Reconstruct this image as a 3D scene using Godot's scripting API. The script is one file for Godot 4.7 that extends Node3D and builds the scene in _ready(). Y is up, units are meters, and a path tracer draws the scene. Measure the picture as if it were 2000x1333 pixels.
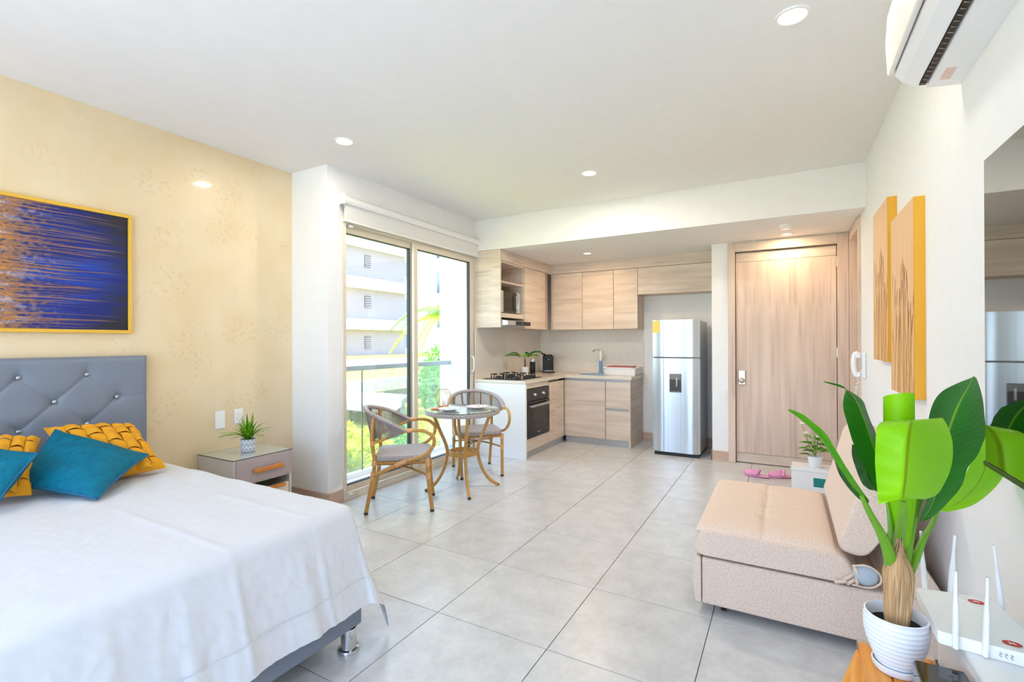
extends Node3D
# A studio flat: bed and gold wall on the left, sliding window, kitchen at the end, sofa, plant and television on the right.
# World: y up, metres, floor at 0. The room's long axis runs along -z; the camera stands at (0, 1.35, 0).

const EYE := Vector3(0, 1.35, 0)
const YAW := 0.513930
const PITCH := 0.002056
const ROLL := -0.003514
const FOCAL := 942.92            # pixels of the 2000 x 1333 frame

var M := {}
var used := {}
var cam_basis := Basis()

# ---------------------------------------------------------------- mesh builder
class MB:
	var v := PackedVector3Array()
	var n := PackedVector3Array()
	var t := PackedVector2Array()
	var ix := PackedInt32Array()

	func vert(p: Vector3, nn: Vector3, uv := Vector2.ZERO) -> int:
		v.append(p); n.append(nn); t.append(uv)
		return v.size() - 1

	func tri(a: int, b: int, c: int) -> void:   # counter-clockwise seen from outside
		ix.append(a); ix.append(c); ix.append(b)

	func quad(a: Vector3, b: Vector3, c: Vector3, d: Vector3, ua := Vector2(0, 1), ub := Vector2(1, 1), uc := Vector2(1, 0), ud := Vector2(0, 0)) -> void:
		var nn := (b - a).cross(c - a)
		if nn.length_squared() < 1e-14:
			nn = (c - a).cross(d - a)
		nn = nn.normalized()
		var k := vert(a, nn, ua)
		vert(b, nn, ub); vert(c, nn, uc); vert(d, nn, ud)
		tri(k, k + 1, k + 2); tri(k, k + 2, k + 3)

	# box with rounded (chamfered) edges
	func box(c: Vector3, s: Vector3, bev := 0.0, bas := Basis()) -> MB:
		var h := s * 0.5
		bev = minf(bev, minf(h.x, minf(h.y, h.z)) * 0.95)
		var ids := {}
		for ax in 3:
			for sg in [-1, 1]:
				var nn := Vector3.ZERO
				nn[ax] = sg
				var o1 := (ax + 1) % 3
				var o2 := (ax + 2) % 3
				for s1 in [-1, 1]:
					for s2 in [-1, 1]:
						var p := Vector3.ZERO
						p[ax] = sg * h[ax]
						p[o1] = s1 * (h[o1] - bev)
						p[o2] = s2 * (h[o2] - bev)
						var key := Vector3i.ZERO
						key[ax] = sg
						key[o1] = s1
						key[o2] = s2
						ids[[ax, key]] = vert(c + bas * p, bas * nn, Vector2(p[o1], p[o2]))
				var q := []
				for ss in [[-1, -1], [1, -1], [1, 1], [-1, 1]]:
					var key := Vector3i.ZERO
					key[ax] = sg
					key[o1] = ss[0]
					key[o2] = ss[1]
					q.append(ids[[ax, key]])
				if sg < 0:
					q.reverse()
				tri(q[0], q[1], q[2]); tri(q[0], q[2], q[3])
		if bev > 0.0:
			for ax in 3:
				var o1 := (ax + 1) % 3
				var o2 := (ax + 2) % 3
				for s1 in [-1, 1]:
					for s2 in [-1, 1]:
						var ka := Vector3i.ZERO
						ka[o1] = s1
						ka[o2] = s2
						var kb := ka
						ka[ax] = -1
						kb[ax] = 1
						var a: int = ids[[o1, ka]]
						var b: int = ids[[o1, kb]]
						var cc: int = ids[[o2, kb]]
						var d: int = ids[[o2, ka]]
						if s1 * s2 > 0:
							tri(a, cc, b); tri(a, d, cc)
						else:
							tri(a, b, cc); tri(a, cc, d)
			for sx in [-1, 1]:
				for sy in [-1, 1]:
					for sz in [-1, 1]:
						var k := Vector3i(sx, sy, sz)
						if sx * sy * sz > 0:
							tri(ids[[0, k]], ids[[1, k]], ids[[2, k]])
						else:
							tri(ids[[0, k]], ids[[2, k]], ids[[1, k]])
		return self

	func bx(x0: float, x1: float, y0: float, y1: float, z0: float, z1: float, bev := 0.0) -> MB:
		return box(Vector3(x0 + x1, y0 + y1, z0 + z1) * 0.5, Vector3(absf(x1 - x0), absf(y1 - y0), absf(z1 - z0)), bev)

	# tube along a line of points; rad is a number or one per point; flat squeezes it along the frame's second axis
	func sweep(pts, rad, seg := 10, caps := true, flat := 1.0, up := Vector3.UP) -> MB:
		var np: int = pts.size()
		var dir: Vector3 = (pts[1] - pts[0]).normalized()
		var u := up - dir * up.dot(dir)
		if u.length() < 0.05:
			u = Vector3.RIGHT - dir * dir.x
			if u.length() < 0.05:
				u = Vector3.BACK
		u = u.normalized()
		var rows := []
		var dist := 0.0
		for k in np:
			var d2: Vector3 = (pts[mini(k + 1, np - 1)] - pts[maxi(k - 1, 0)]).normalized()
			u = (u - d2 * u.dot(d2)).normalized()
			var w := d2.cross(u)
			var r: float = rad if (rad is float or rad is int) else rad[k]
			if k > 0:
				dist += (pts[k] - pts[k - 1]).length()
			var row := []
			for j in seg + 1:
				var a := TAU * j / seg
				var off := u * cos(a) * flat + w * sin(a)
				var nn := (u * cos(a) / flat + w * sin(a)).normalized()
				row.append(vert(pts[k] + off * r, nn, Vector2(float(j) / seg, dist)))
			rows.append(row)
		for k in np - 1:
			for j in seg:
				tri(rows[k][j], rows[k][j + 1], rows[k + 1][j + 1])
				tri(rows[k][j], rows[k + 1][j + 1], rows[k + 1][j])
		if caps:
			for e in [0, np - 1]:
				var d3: Vector3 = (pts[0] - pts[1]).normalized() if e == 0 else (pts[np - 1] - pts[np - 2]).normalized()
				var cc := vert(pts[e], d3)
				var first := v.size()
				for j in seg + 1:
					vert(v[rows[e][j]], d3)
				for j in seg:
					if e == 0:
						tri(cc, first + j + 1, first + j)
					else:
						tri(cc, first + j, first + j + 1)
		return self

	func rod(a: Vector3, b: Vector3, r: float, seg := 10, r2 := -1.0) -> MB:
		return sweep([a, b], [r, r if r2 < 0.0 else r2], seg)

	# profile of (radius, height) turned round the axis
	func lathe(prof, seg := 32, o := Vector3.ZERO, bas := Basis(), crease := 0.6) -> MB:
		var np: int = prof.size()
		var sn := []
		for k in np - 1:
			var d: Vector2 = prof[k + 1] - prof[k]
			sn.append(Vector2(d.y, -d.x).normalized())
		for k in np - 1:
			var na: Vector2 = sn[k]
			var nb: Vector2 = sn[k]
			if k > 0 and sn[k - 1].dot(sn[k]) > crease:
				na = (sn[k - 1] + sn[k]).normalized()
			if k < np - 2 and sn[k + 1].dot(sn[k]) > crease:
				nb = (sn[k + 1] + sn[k]).normalized()
			var first := v.size()
			for j in seg + 1:
				var a := TAU * j / seg
				var c := cos(a)
				var s := sin(a)
				vert(o + bas * Vector3(prof[k].x * c, prof[k].y, prof[k].x * s), bas * Vector3(na.x * c, na.y, na.x * s), Vector2(float(j) / seg, float(k) / (np - 1)))
				vert(o + bas * Vector3(prof[k + 1].x * c, prof[k + 1].y, prof[k + 1].x * s), bas * Vector3(nb.x * c, nb.y, nb.x * s), Vector2(float(j) / seg, float(k + 1) / (np - 1)))
			for j in seg:
				var q := first + j * 2
				tri(q, q + 1, q + 3); tri(q, q + 3, q + 2)
		return self

	# rows of points; smooth
	func grid(p, uvs = null, closed := false) -> MB:
		var nr: int = p.size()
		var nc: int = p[0].size()
		var first := v.size()
		for r in nr:
			for c in nc:
				var c0 := (c - 1 + nc - 1) % (nc - 1) if closed and c == 0 else maxi(c - 1, 0)
				var c1 := 1 if closed and c == nc - 1 else mini(c + 1, nc - 1)
				var dc: Vector3 = p[r][c1] - p[r][c0]
				var dr: Vector3 = p[mini(r + 1, nr - 1)][c] - p[maxi(r - 1, 0)][c]
				var nn := dc.cross(dr)
				if nn.length_squared() < 1e-16:
					var r2 := 1 if r == 0 else nr - 2
					dc = p[r2][c1] - p[r2][c0]
					nn = dc.cross(dr)
				vert(p[r][c], nn.normalized(), uvs[r][c] if uvs != null else Vector2(float(c) / (nc - 1), float(r) / (nr - 1)))
		for r in nr - 1:
			for c in nc - 1:
				var q := first + r * nc + c
				tri(q, q + 1, q + nc + 1); tri(q, q + nc + 1, q + nc)
		return self

	# flat polygon (in the plane of ex, ey at o) pushed out along ez by depth
	func prism(poly: PackedVector2Array, o: Vector3, ex: Vector3, ey: Vector3, depth: Vector3) -> MB:
		var ids := Geometry2D.triangulate_polygon(poly)
		var nz := depth.normalized()
		var area := 0.0
		for k in poly.size():
			var a := poly[k]
			var b := poly[(k + 1) % poly.size()]
			area += a.x * b.y - b.x * a.y
		var flip := (area > 0.0) != (ex.cross(ey).dot(nz) > 0.0)
		for e in 2:
			var first := v.size()
			for q in poly:
				vert(o + ex * q.x + ey * q.y + depth * e, nz if e == 1 else -nz, q)
			for k in range(0, ids.size(), 3):
				var a := first + ids[k]
				var b := first + ids[k + 1]
				var c := first + ids[k + 2]
				var good := (v[b] - v[a]).cross(v[c] - v[a]).dot(n[a]) > 0.0
				if good:
					tri(a, b, c)
				else:
					tri(a, c, b)
		for k in poly.size():
			var a := o + ex * poly[k].x + ey * poly[k].y
			var q2 := poly[(k + 1) % poly.size()]
			var b := o + ex * q2.x + ey * q2.y
			if flip:
				quad(b, a, a + depth, b + depth)
			else:
				quad(a, b, b + depth, a + depth)
		return self

	func disc(c: Vector3, ax: Vector3, r: float, seg := 28, ry := -1.0, ux := Vector3.ZERO) -> MB:
		var u := ux if ux != Vector3.ZERO else (Vector3.RIGHT if absf(ax.x) < 0.8 else Vector3.UP)
		u = (u - ax * u.dot(ax)).normalized()
		var w := ax.cross(u)
		var cc := vert(c, ax, Vector2(0.5, 0.5))
		for j in seg + 1:
			var a := TAU * j / seg
			vert(c + u * cos(a) * r + w * sin(a) * (r if ry < 0.0 else ry), ax, Vector2(0.5 + 0.5 * cos(a), 0.5 - 0.5 * sin(a)))
		for j in seg:
			tri(cc, cc + 1 + j, cc + 2 + j)
		return self

	func ball(c: Vector3, r: Vector3, seg := 16, rings := 10, bas := Basis()) -> MB:
		var rows := []
		for k in rings + 1:
			var b := PI * k / rings
			var row := []
			for j in seg + 1:
				var a := TAU * j / seg
				row.append(c + bas * Vector3(r.x * sin(b) * cos(a), r.y * cos(b), r.z * sin(b) * sin(a)))
			rows.append(row)
		return grid(rows, null, true)

	func mesh() -> ArrayMesh:
		var arr := []
		arr.resize(Mesh.ARRAY_MAX)
		arr[Mesh.ARRAY_VERTEX] = v
		arr[Mesh.ARRAY_NORMAL] = n
		arr[Mesh.ARRAY_TEX_UV] = t
		arr[Mesh.ARRAY_INDEX] = ix
		var m := ArrayMesh.new()
		m.add_surface_from_arrays(Mesh.PRIMITIVE_TRIANGLES, arr)
		return m

func mb() -> MB:
	return MB.new()

# ---------------------------------------------------------------- scene helpers
func numbered(called: String) -> String:
	used[called] = used.get(called, 0) + 1
	return called if used[called] == 1 else "%s_%03d" % [called, used[called] - 1]

func tag(o, label := "", category := "", group := "", kind := ""):
	if label: o.set_meta("label", label)
	if category: o.set_meta("category", category)
	if group: o.set_meta("group", group)
	if kind: o.set_meta("kind", kind)
	return o

func thing(called: String, label: String, category: String, at := Vector3.ZERO, turn := 0.0, group := ""):
	var o := Node3D.new()
	o.name = numbered(called)
	add_child(o)
	o.position = at
	o.rotation.y = turn
	return tag(o, label, category, group)

func part(parent, called: String, b, m, label := ""):
	var o := MeshInstance3D.new()
	o.mesh = b if b is Mesh else b.mesh()
	o.material_override = m
	if parent == self:
		o.name = numbered(called)
		add_child(o)
	else:
		o.name = called
		parent.add_child(o, true)
	if label: o.set_meta("label", label)
	return o

func struct(called: String, b, m, label := "", category := ""):
	return tag(part(self, called, b, m), label, category, "", "structure")

func px(u: float, v: float, depth: float) -> Vector3:      # the point seen at a pixel, at a given distance along the view
	return EYE + cam_basis * (Vector3((u - 1000.0) / FOCAL, -(v - 666.5) / FOCAL, -1.0) * depth)

func curve(pts, per := 6) -> Array:                         # Catmull-Rom through the points
	var out := []
	var np: int = pts.size()
	for k in np - 1:
		var a = pts[maxi(k - 1, 0)]
		var b = pts[k]
		var c = pts[k + 1]
		var d = pts[mini(k + 2, np - 1)]
		for j in per:
			var s := float(j) / per
			out.append(0.5 * ((2.0 * b) + (c - a) * s + (2.0 * a - 5.0 * b + 4.0 * c - d) * s * s + (3.0 * b - a - 3.0 * c + d) * s * s * s))
	out.append(pts[np - 1])
	return out

# ---------------------------------------------------------------- textures and materials
func noise(sd: int, freq: float, w: int, h: int, W: int, H: int, oct := 3) -> PackedByteArray:
	var f := FastNoiseLite.new()
	f.seed = sd
	f.noise_type = FastNoiseLite.TYPE_SIMPLEX_SMOOTH
	f.frequency = freq
	f.fractal_octaves = oct
	var im := f.get_seamless_image(w, h)
	im.convert(Image.FORMAT_L8)
	if w != W or h != H:
		im.resize(W, H, Image.INTERPOLATE_CUBIC)
	return im.get_data()

func make_tex(W: int, H: int, f: Callable) -> ImageTexture:
	var d := PackedByteArray()
	d.resize(W * H * 3)
	var k := 0
	for y in H:
		for x in W:
			var c: Color = f.call(x, y)
			d[k] = clampi(int(c.r * 255.0), 0, 255)
			d[k + 1] = clampi(int(c.g * 255.0), 0, 255)
			d[k + 2] = clampi(int(c.b * 255.0), 0, 255)
			k += 3
	return ImageTexture.create_from_image(Image.create_from_data(W, H, false, Image.FORMAT_RGB8, d))

func mat(called: String, c: Color, rough := 0.6, metal := 0.0, o := {}) -> StandardMaterial3D:
	var m := StandardMaterial3D.new()
	m.resource_name = called
	m.albedo_color = c
	m.roughness = rough
	m.metallic = metal
	if o.has("tex"):
		m.albedo_texture = o.tex
	if o.has("scale"):
		m.uv1_scale = o.scale if o.scale is Vector3 else Vector3.ONE * o.scale
	if o.get("tri", false) or o.get("world", false):
		m.uv1_triplanar = true
		m.uv1_triplanar_sharpness = 8.0
		m.uv1_world_triplanar = o.get("world", false)
	if o.has("offset"):
		m.uv1_offset = o.offset
	if o.has("bump"):
		m.heightmap_enabled = true
		m.heightmap_texture = o.bump
		m.heightmap_scale = o.get("depth", 0.1)
	if o.has("rtex"):
		m.roughness_texture = o.rtex
	if o.has("spec"):
		m.metallic_specular = o.spec
	if o.has("coat"):
		m.clearcoat_enabled = true
		m.clearcoat = o.coat
		m.clearcoat_roughness = o.get("coat_rough", 0.1)
	if o.has("sheen"):
		m.rim_enabled = true
		m.rim = o.sheen
		m.rim_tint = 0.5
	if o.has("glow"):
		m.emission_enabled = true
		m.emission = o.glow
		m.emission_energy_multiplier = o.get("power", 1.0)
	if o.has("alpha"):
		m.transparency = BaseMaterial3D.TRANSPARENCY_ALPHA
		m.albedo_color.a = o.alpha
	if o.has("back"):
		m.backlight_enabled = true
		m.backlight = o.back
	M[called] = m
	return m

func vary(src: String, called: String, off: Vector3, tint := Color.WHITE):
	var m: StandardMaterial3D = M[src].duplicate()
	m.resource_name = called
	m.uv1_offset = off
	m.albedo_color = tint
	M[called] = m
	return m

func materials() -> void:
	var wh := Color.WHITE
	# pale oak laminate: long streaks along u
	var a := noise(11, 0.02, 40, 512, 512, 512, 4)
	var b := noise(12, 0.05, 20, 512, 512, 512, 3)
	var c := noise(13, 0.012, 128, 256, 512, 512, 2)
	var oak := make_tex(512, 512, func(x: int, y: int):
		var k: int = y * 512 + x
		var g := a[k] / 255.0
		var f := b[k] / 255.0
		var l := c[k] / 255.0
		var s := 0.90 + 0.05 * g + 0.06 * l
		var streak := smoothstep(0.60, 0.86, f) * 0.07
		var base := Color(0.862, 0.785, 0.712).lerp(Color(0.892, 0.835, 0.780), g)
		return base * (s - streak + 0.02))
	var oak_img: Image = oak.get_image().duplicate()
	oak_img.rotate_90(CLOCKWISE)
	var oak_v := ImageTexture.create_from_image(oak_img)
	for k in 4:
		mat("oak_%d" % k, wh, 0.5, 0.0, {"tex": oak, "world": true, "scale": Vector3(0.8, 1.15, 0.8), "offset": Vector3(0.37 * k, 0.29 * k, 0.53 * k)})
	for k in 2:
		mat("oak_up_%d" % k, Color(1.0, 0.975, 0.965), 0.48, 0.0, {"tex": oak_v, "world": true, "scale": Vector3(1.15, 0.6, 1.15), "offset": Vector3(0.31 * k + 0.1, 0.4 * k, 0.2)})
	mat("oak_edge", Color(0.86, 0.79, 0.72), 0.6)
	# floor tile: pale grey stoneware
	var t1 := noise(21, 0.012, 512, 512, 512, 512, 5)
	var t2 := noise(22, 0.05, 512, 512, 512, 512, 3)
	var tile := make_tex(512, 512, func(x: int, y: int):
		var k: int = y * 512 + x
		var g := (t1[k] / 255.0 - 0.5) * 0.075 + (t2[k] / 255.0 - 0.5) * 0.045
		return Color(0.808 + g, 0.806 + g, 0.802 + g))
	for k in 4:
		var tn := 1.0 - 0.012 * (k % 3)
		mat("tile_%d" % k, Color(tn, tn, tn), 0.28, 0.0, {"tex": tile, "world": true, "scale": 0.8, "offset": Vector3(0.27 * k, 0.0, 0.41 * k), "spec": 0.62})
	mat("grout", Color(0.52, 0.50, 0.48), 0.9)
	# walls
	var w1 := noise(31, 0.05, 256, 256, 256, 256, 4)
	var plaster := make_tex(256, 256, func(x: int, y: int):
		var g := (w1[y * 256 + x] / 255.0 - 0.5) * 0.010
		return Color(0.945 + g, 0.943 + g, 0.938 + g))
	mat("white_wall", wh, 0.7, 0.0, {"tex": plaster, "world": true, "scale": 0.7})
	mat("ceiling_paint", Color(0.985, 0.975, 0.96), 0.8, 0.0, {"tex": plaster, "world": true, "scale": 0.5})
	# gold lacquered wallpaper with worn flecks
	var g1 := noise(41, 0.010, 512, 512, 512, 512, 4)
	var g2 := noise(42, 0.11, 512, 512, 512, 512, 4)
	var g3 := noise(43, 0.009, 512, 512, 512, 512, 2)
	var g4 := noise(44, 0.02, 512, 64, 512, 512, 2)
	var gold := make_tex(512, 512, func(x: int, y: int):
		var k: int = y * 512 + x
		var l := g1[k] / 255.0
		var fl := smoothstep(0.58, 0.70, g2[k] / 255.0) * smoothstep(0.56, 0.74, g3[k] / 255.0)
		var base := Color(0.905, 0.815, 0.650).lerp(Color(0.925, 0.850, 0.715), l)
		base = base * (0.99 + 0.015 * g4[k] / 255.0)
		return base.lerp(Color(0.78, 0.66, 0.48), fl * 0.22))
	mat("gold_wall", wh, 0.42, 0.12, {"tex": gold, "world": true, "scale": 0.42, "coat": 0.35, "coat_rough": 0.07})
	mat("skirting", Color(0.95, 0.88, 0.85), 0.5, 0.0, {"tex": oak, "world": true, "scale": Vector3(0.6, 1.5, 0.6)})
	# quartz worktop and splashback
	var q1 := noise(51, 0.09, 256, 256, 256, 256, 4)
	var quartz := make_tex(256, 256, func(x: int, y: int):
		var g := (q1[y * 256 + x] / 255.0 - 0.5) * 0.05
		return Color(0.905 + g, 0.885 + g, 0.855 + g))
	mat("quartz", Color(0.97, 0.945, 0.91), 0.22, 0.0, {"tex": quartz, "world": true, "scale": 1.5})
	mat("splashback", Color(1.0, 0.99, 0.98), 0.18, 0.0, {"tex": quartz, "world": true, "scale": 1.0})
	mat("white_laminate", Color(0.93, 0.925, 0.915), 0.32)
	mat("kick_metal", Color(0.72, 0.73, 0.74), 0.35, 0.7)
	mat("white_paint", Color(0.94, 0.935, 0.92), 0.45)
	mat("white_plastic", Color(0.94, 0.94, 0.94), 0.35)
	mat("warm_plastic", Color(0.95, 0.93, 0.90), 0.35)
	mat("champagne", Color(0.90, 0.86, 0.79), 0.35, 0.15)
	mat("dark_gasket", Color(0.12, 0.16, 0.20), 0.5)
	mat("pane", Color(0.94, 0.98, 0.98), 0.02, 0.0, {"alpha": 0.03})
	mat("rail_pane", Color(0.72, 0.88, 0.84), 0.02, 0.0, {"alpha": 0.13})
	mat("glass_top", Color(0.78, 0.90, 0.88), 0.02, 0.0, {"alpha": 0.12})
	mat("glass_edge", Color(0.12, 0.24, 0.22), 0.15)
	mat("rail_metal", Color(0.63, 0.70, 0.74), 0.4, 0.3)
	mat("blind_cloth", Color(0.93, 0.925, 0.91), 0.8, 0.0, {"back": Color(0.5, 0.5, 0.48)})
	# metals
	var s1 := noise(61, 0.03, 512, 8, 512, 512, 3)
	var brushed := make_tex(512, 512, func(x: int, y: int):
		var g := s1[y * 512 + x] / 255.0
		return Color(0.76 + 0.06 * g, 0.80 + 0.06 * g, 0.83 + 0.06 * g))
	mat("steel", wh, 0.30, 0.85, {"tex": brushed, "world": true, "scale": Vector3(1.5, 0.4, 1.5)})
	mat("chrome", Color(0.86, 0.87, 0.88), 0.08, 1.0)
	mat("satin_nickel", Color(0.80, 0.78, 0.74), 0.28, 0.95)
	mat("fridge_side", Color(0.76, 0.77, 0.78), 0.35, 0.3)
	mat("black_plastic", Color(0.035, 0.035, 0.04), 0.3)
	mat("black_glass", Color(0.03, 0.032, 0.036), 0.06, 0.0, {"spec": 0.6})
	mat("dark_glass", Color(0.09, 0.085, 0.085), 0.08)
	mat("oven_grey", Color(0.26, 0.25, 0.25), 0.3, 0.6)
	mat("cast_iron", Color(0.05, 0.05, 0.055), 0.55)
	mat("hob_glass", Color(0.035, 0.05, 0.065), 0.08)
	mat("tv_screen", Color(0.006, 0.007, 0.008), 0.025, 0.0, {"spec": 0.85, "coat": 1.0, "coat_rough": 0.02})
	mat("tv_bezel", Color(0.36, 0.47, 0.58), 0.25, 0.7)
	mat("grey_plastic", Color(0.48, 0.48, 0.48), 0.4)
	# bed
	mat("leatherette", Color(0.475, 0.505, 0.555), 0.42, 0.0, {"sheen": 0.2})
	var l1 := noise(71, 0.03, 512, 512, 512, 512, 4)
	var lin := ImageTexture.create_from_image(Image.create_from_data(512, 512, false, Image.FORMAT_L8, l1))
	mat("sheet", Color(0.845, 0.85, 0.86), 0.75, 0.0, {"bump": lin, "tri": true, "scale": 1.2, "depth": 0.05, "sheen": 0.1})
	mat("button_steel", Color(0.72, 0.75, 0.78), 0.2, 0.8)
	mat("mustard", Color(0.90, 0.62, 0.035), 0.8, 0.0, {"sheen": 0.35, "bump": lin, "tri": true, "scale": 9.0, "depth": 0.1})
	var v1 := noise(81, 0.02, 512, 256, 512, 512, 4)
	var v2 := noise(82, 0.06, 128, 512, 512, 512, 3)
	var velvet := make_tex(512, 512, func(x: int, y: int):
		var k: int = y * 512 + x
		var g := v1[k] / 255.0
		var h := v2[k] / 255.0
		return Color(0.0, 0.36, 0.46).lerp(Color(0.0, 0.48, 0.58), g * 0.7 + h * 0.3))
	mat("velvet", wh, 0.62, 0.0, {"tex": velvet, "tri": true, "scale": 2.2, "spec": 0.3, "bump": lin, "depth": 0.08})
	mat("velvet_piping", Color(0.0, 0.36, 0.50), 0.6, 0.0, {"sheen": 0.2})
	# sofa linen
	var f1 := noise(91, 0.11, 256, 256, 512, 512, 2)
	var linen := make_tex(512, 512, func(x: int, y: int):
		var weave := 0.5 + 0.25 * sin(x * TAU / 4.0) + 0.25 * sin(y * TAU / 4.0)
		var g := (f1[y * 512 + x] / 255.0 - 0.5) * 0.10 + (weave - 0.5) * 0.05
		return Color(0.880 + g, 0.788 + g, 0.712 + g))
	mat("linen", wh, 0.85, 0.0, {"tex": linen, "tri": true, "scale": 3.0, "sheen": 0.2})
	mat("foam", Color(0.70, 0.745, 0.79), 0.85)
	# wicker
	var wick := make_tex(256, 256, func(x: int, y: int):
		var cx := int(x / 16)
		var cy := int(y / 8)
		var fx := fmod(x, 16.0) / 16.0
		var fy := fmod(y, 8.0) / 8.0
		var over := (cx + cy) % 2 == 0
		var s := sin(PI * fy) * (0.75 + 0.25 * sin(PI * fx)) if over else sin(PI * fx) * 0.8
		var col := Color(0.80, 0.77, 0.77) if over else Color(0.62, 0.55, 0.52)
		return col * (0.72 + 0.35 * s))
	mat("wicker", Color(1.0, 1.0, 1.0), 0.5, 0.0, {"tex": wick, "tri": true, "scale": 3.6, "bump": wick, "depth": 0.15})
	mat("wicker_strand", Color(0.64, 0.58, 0.55), 0.6)
	mat("wicker_strand_dark", Color(0.54, 0.47, 0.43), 0.6)
	var bn := noise(101, 0.04, 256, 256, 256, 256, 3)
	var bam := make_tex(256, 256, func(x: int, y: int):
		var g := bn[y * 256 + x] / 255.0
		return Color(0.68, 0.48, 0.20).lerp(Color(0.82, 0.62, 0.32), g))
	mat("bamboo", wh, 0.35, 0.0, {"tex": bam, "tri": true, "scale": 4.0, "coat": 0.3})
	mat("bamboo_wrap", Color(0.86, 0.64, 0.42), 0.5)
	mat("rubber", Color(0.22, 0.24, 0.22), 0.7)
	mat("brass_wire", Color(0.86, 0.68, 0.42), 0.25, 0.8)
	mat("wood_orange", Color(0.80, 0.50, 0.21), 0.45)
	var pn := noise(111, 0.03, 512, 16, 512, 512, 3)
	var pine := make_tex(512, 512, func(x: int, y: int):
		var g := pn[y * 512 + x] / 255.0
		var fine := 0.5 + 0.5 * sin(x * TAU / 32.0)
		return Color(0.86, 0.52, 0.17).lerp(Color(0.95, 0.68, 0.33), g * 0.7 + fine * 0.3))
	mat("pine", wh, 0.4, 0.0, {"tex": pine, "tri": true, "scale": Vector3(2.4, 2.4, 0.5)})
	mat("nightstand_side", Color(0.82, 0.79, 0.755), 0.4)
	mat("drawer_grey", Color(0.69, 0.635, 0.63), 0.45)
	mat("porcelain", Color(0.94, 0.94, 0.945), 0.18, 0.0, {"coat": 0.4})
	mat("pot_white", Color(0.915, 0.925, 0.945), 0.3)
	mat("soil", Color(0.06, 0.055, 0.05), 0.95)
	# leaves: midrib along v, side veins
	for d in [["leaf_lime", Color(0.50, 0.78, 0.0), Color(0.62, 0.86, 0.03), Color(0.50, 0.62, 0.02)], ["leaf_dark", Color(0.05, 0.35, 0.05), Color(0.15, 0.53, 0.08), Color(0.58, 0.74, 0.20)], ["leaf_mid", Color(0.22, 0.50, 0.03), Color(0.40, 0.66, 0.08), Color(0.45, 0.60, 0.12)], ["leaf_back", Color(0.16, 0.30, 0.14), Color(0.25, 0.42, 0.20), Color(0.40, 0.50, 0.25)]]:
		var lt := make_tex(256, 256, func(x: int, y: int):
			var u := absf(x / 255.0 - 0.5) * 2.0
			var vv := y / 255.0
			var vein := 0.5 + 0.5 * sin((vv * 26.0 + u * 5.0) * TAU)
			var k := 0.4 + 0.35 * sin(vv * 7.0 + u * 3.0) * 0.5 + (0.26 if d[0] == "leaf_dark" else 0.09) * vein + 0.04
			var col: Color = d[1].lerp(d[2], clampf(k, 0.0, 1.0))
			return col.lerp(d[3], smoothstep(0.06, 0.02, u) * 0.9))
		mat(d[0], wh, 0.42, 0.0, {"tex": lt, "spec": 0.35, "back": Color(0.5, 0.6, 0.15)})
	mat("petiole", Color(0.42, 0.62, 0.12), 0.4)
	mat("petiole_pale", Color(0.55, 0.80, 0.34), 0.4)
	var k1 := noise(121, 0.03, 512, 24, 256, 256, 4)
	var husk := make_tex(256, 256, func(x: int, y: int):
		var g := k1[y * 256 + x] / 255.0
		return Color(0.62, 0.45, 0.27).lerp(Color(0.92, 0.78, 0.60), g))
	mat("husk", wh, 0.85, 0.0, {"tex": husk, "bump": husk, "depth": 0.5, "scale": Vector3(3, 1, 1)})
	mat("rating_paper", Color(0.90, 0.79, 0.74), 0.6)
	mat("red_sticker", Color(0.82, 0.10, 0.10), 0.4)
	mat("teal_print", Color(0.03, 0.52, 0.50), 0.5)
	mat("pink_foam", Color(0.90, 0.60, 0.76), 0.8)
	mat("yellow_label", Color(0.95, 0.85, 0.42), 0.5)
	mat("picture_edge", Color(0.90, 0.66, 0.16), 0.55)
	mat("gold_frame", Color(0.93, 0.74, 0.28), 0.35, 0.3)
	mat("lamp_glow", Color(1.0, 0.95, 0.85), 0.5, 0.0, {"glow": Color(1.0, 0.86, 0.66), "power": 5.0})
	# outdoors
	mat("facade", Color(0.545, 0.515, 0.535), 0.9)
	mat("band_white", Color(0.95, 0.95, 0.95), 0.9)
	mat("louvre", Color(0.34, 0.34, 0.36), 0.7)
	mat("window_blue", Color(0.48, 0.54, 0.56), 0.4)
	var gr := noise(131, 0.04, 512, 512, 512, 512, 5)
	var lawn := make_tex(512, 512, func(x: int, y: int):
		var g := gr[y * 512 + x] / 255.0
		return Color(0.50, 0.56, 0.12).lerp(Color(0.80, 0.72, 0.30), g))
	mat("lawn", wh, 0.95, 0.0, {"tex": lawn, "world": true, "scale": 0.35})
	var cn := noise(141, 0.03, 256, 256, 256, 256, 4)
	var conc := make_tex(256, 256, func(x: int, y: int):
		var g := cn[y * 256 + x] / 255.0
		return Color(0.66, 0.67, 0.64).lerp(Color(0.80, 0.80, 0.76), g))
	mat("concrete", wh, 0.9, 0.0, {"tex": conc, "world": true, "scale": 0.5})
	mat("asphalt", Color(0.60, 0.62, 0.66), 0.9)
	mat("bush_yellow", Color(0.74, 0.78, 0.12), 0.7, 0.0, {"back": Color(0.5, 0.55, 0.1)})
	mat("bush_green", Color(0.40, 0.62, 0.22), 0.7, 0.0, {"back": Color(0.3, 0.5, 0.1)})
	mat("trunk", Color(0.42, 0.35, 0.27), 0.9)
	# art
	var p1 := noise(151, 0.05, 512, 512, 512, 512, 4)
	var p2 := noise(152, 0.02, 96, 512, 512, 512, 3)
	var rng := RandomNumberGenerator.new()
	rng.seed = 5
	var lines := []
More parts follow.
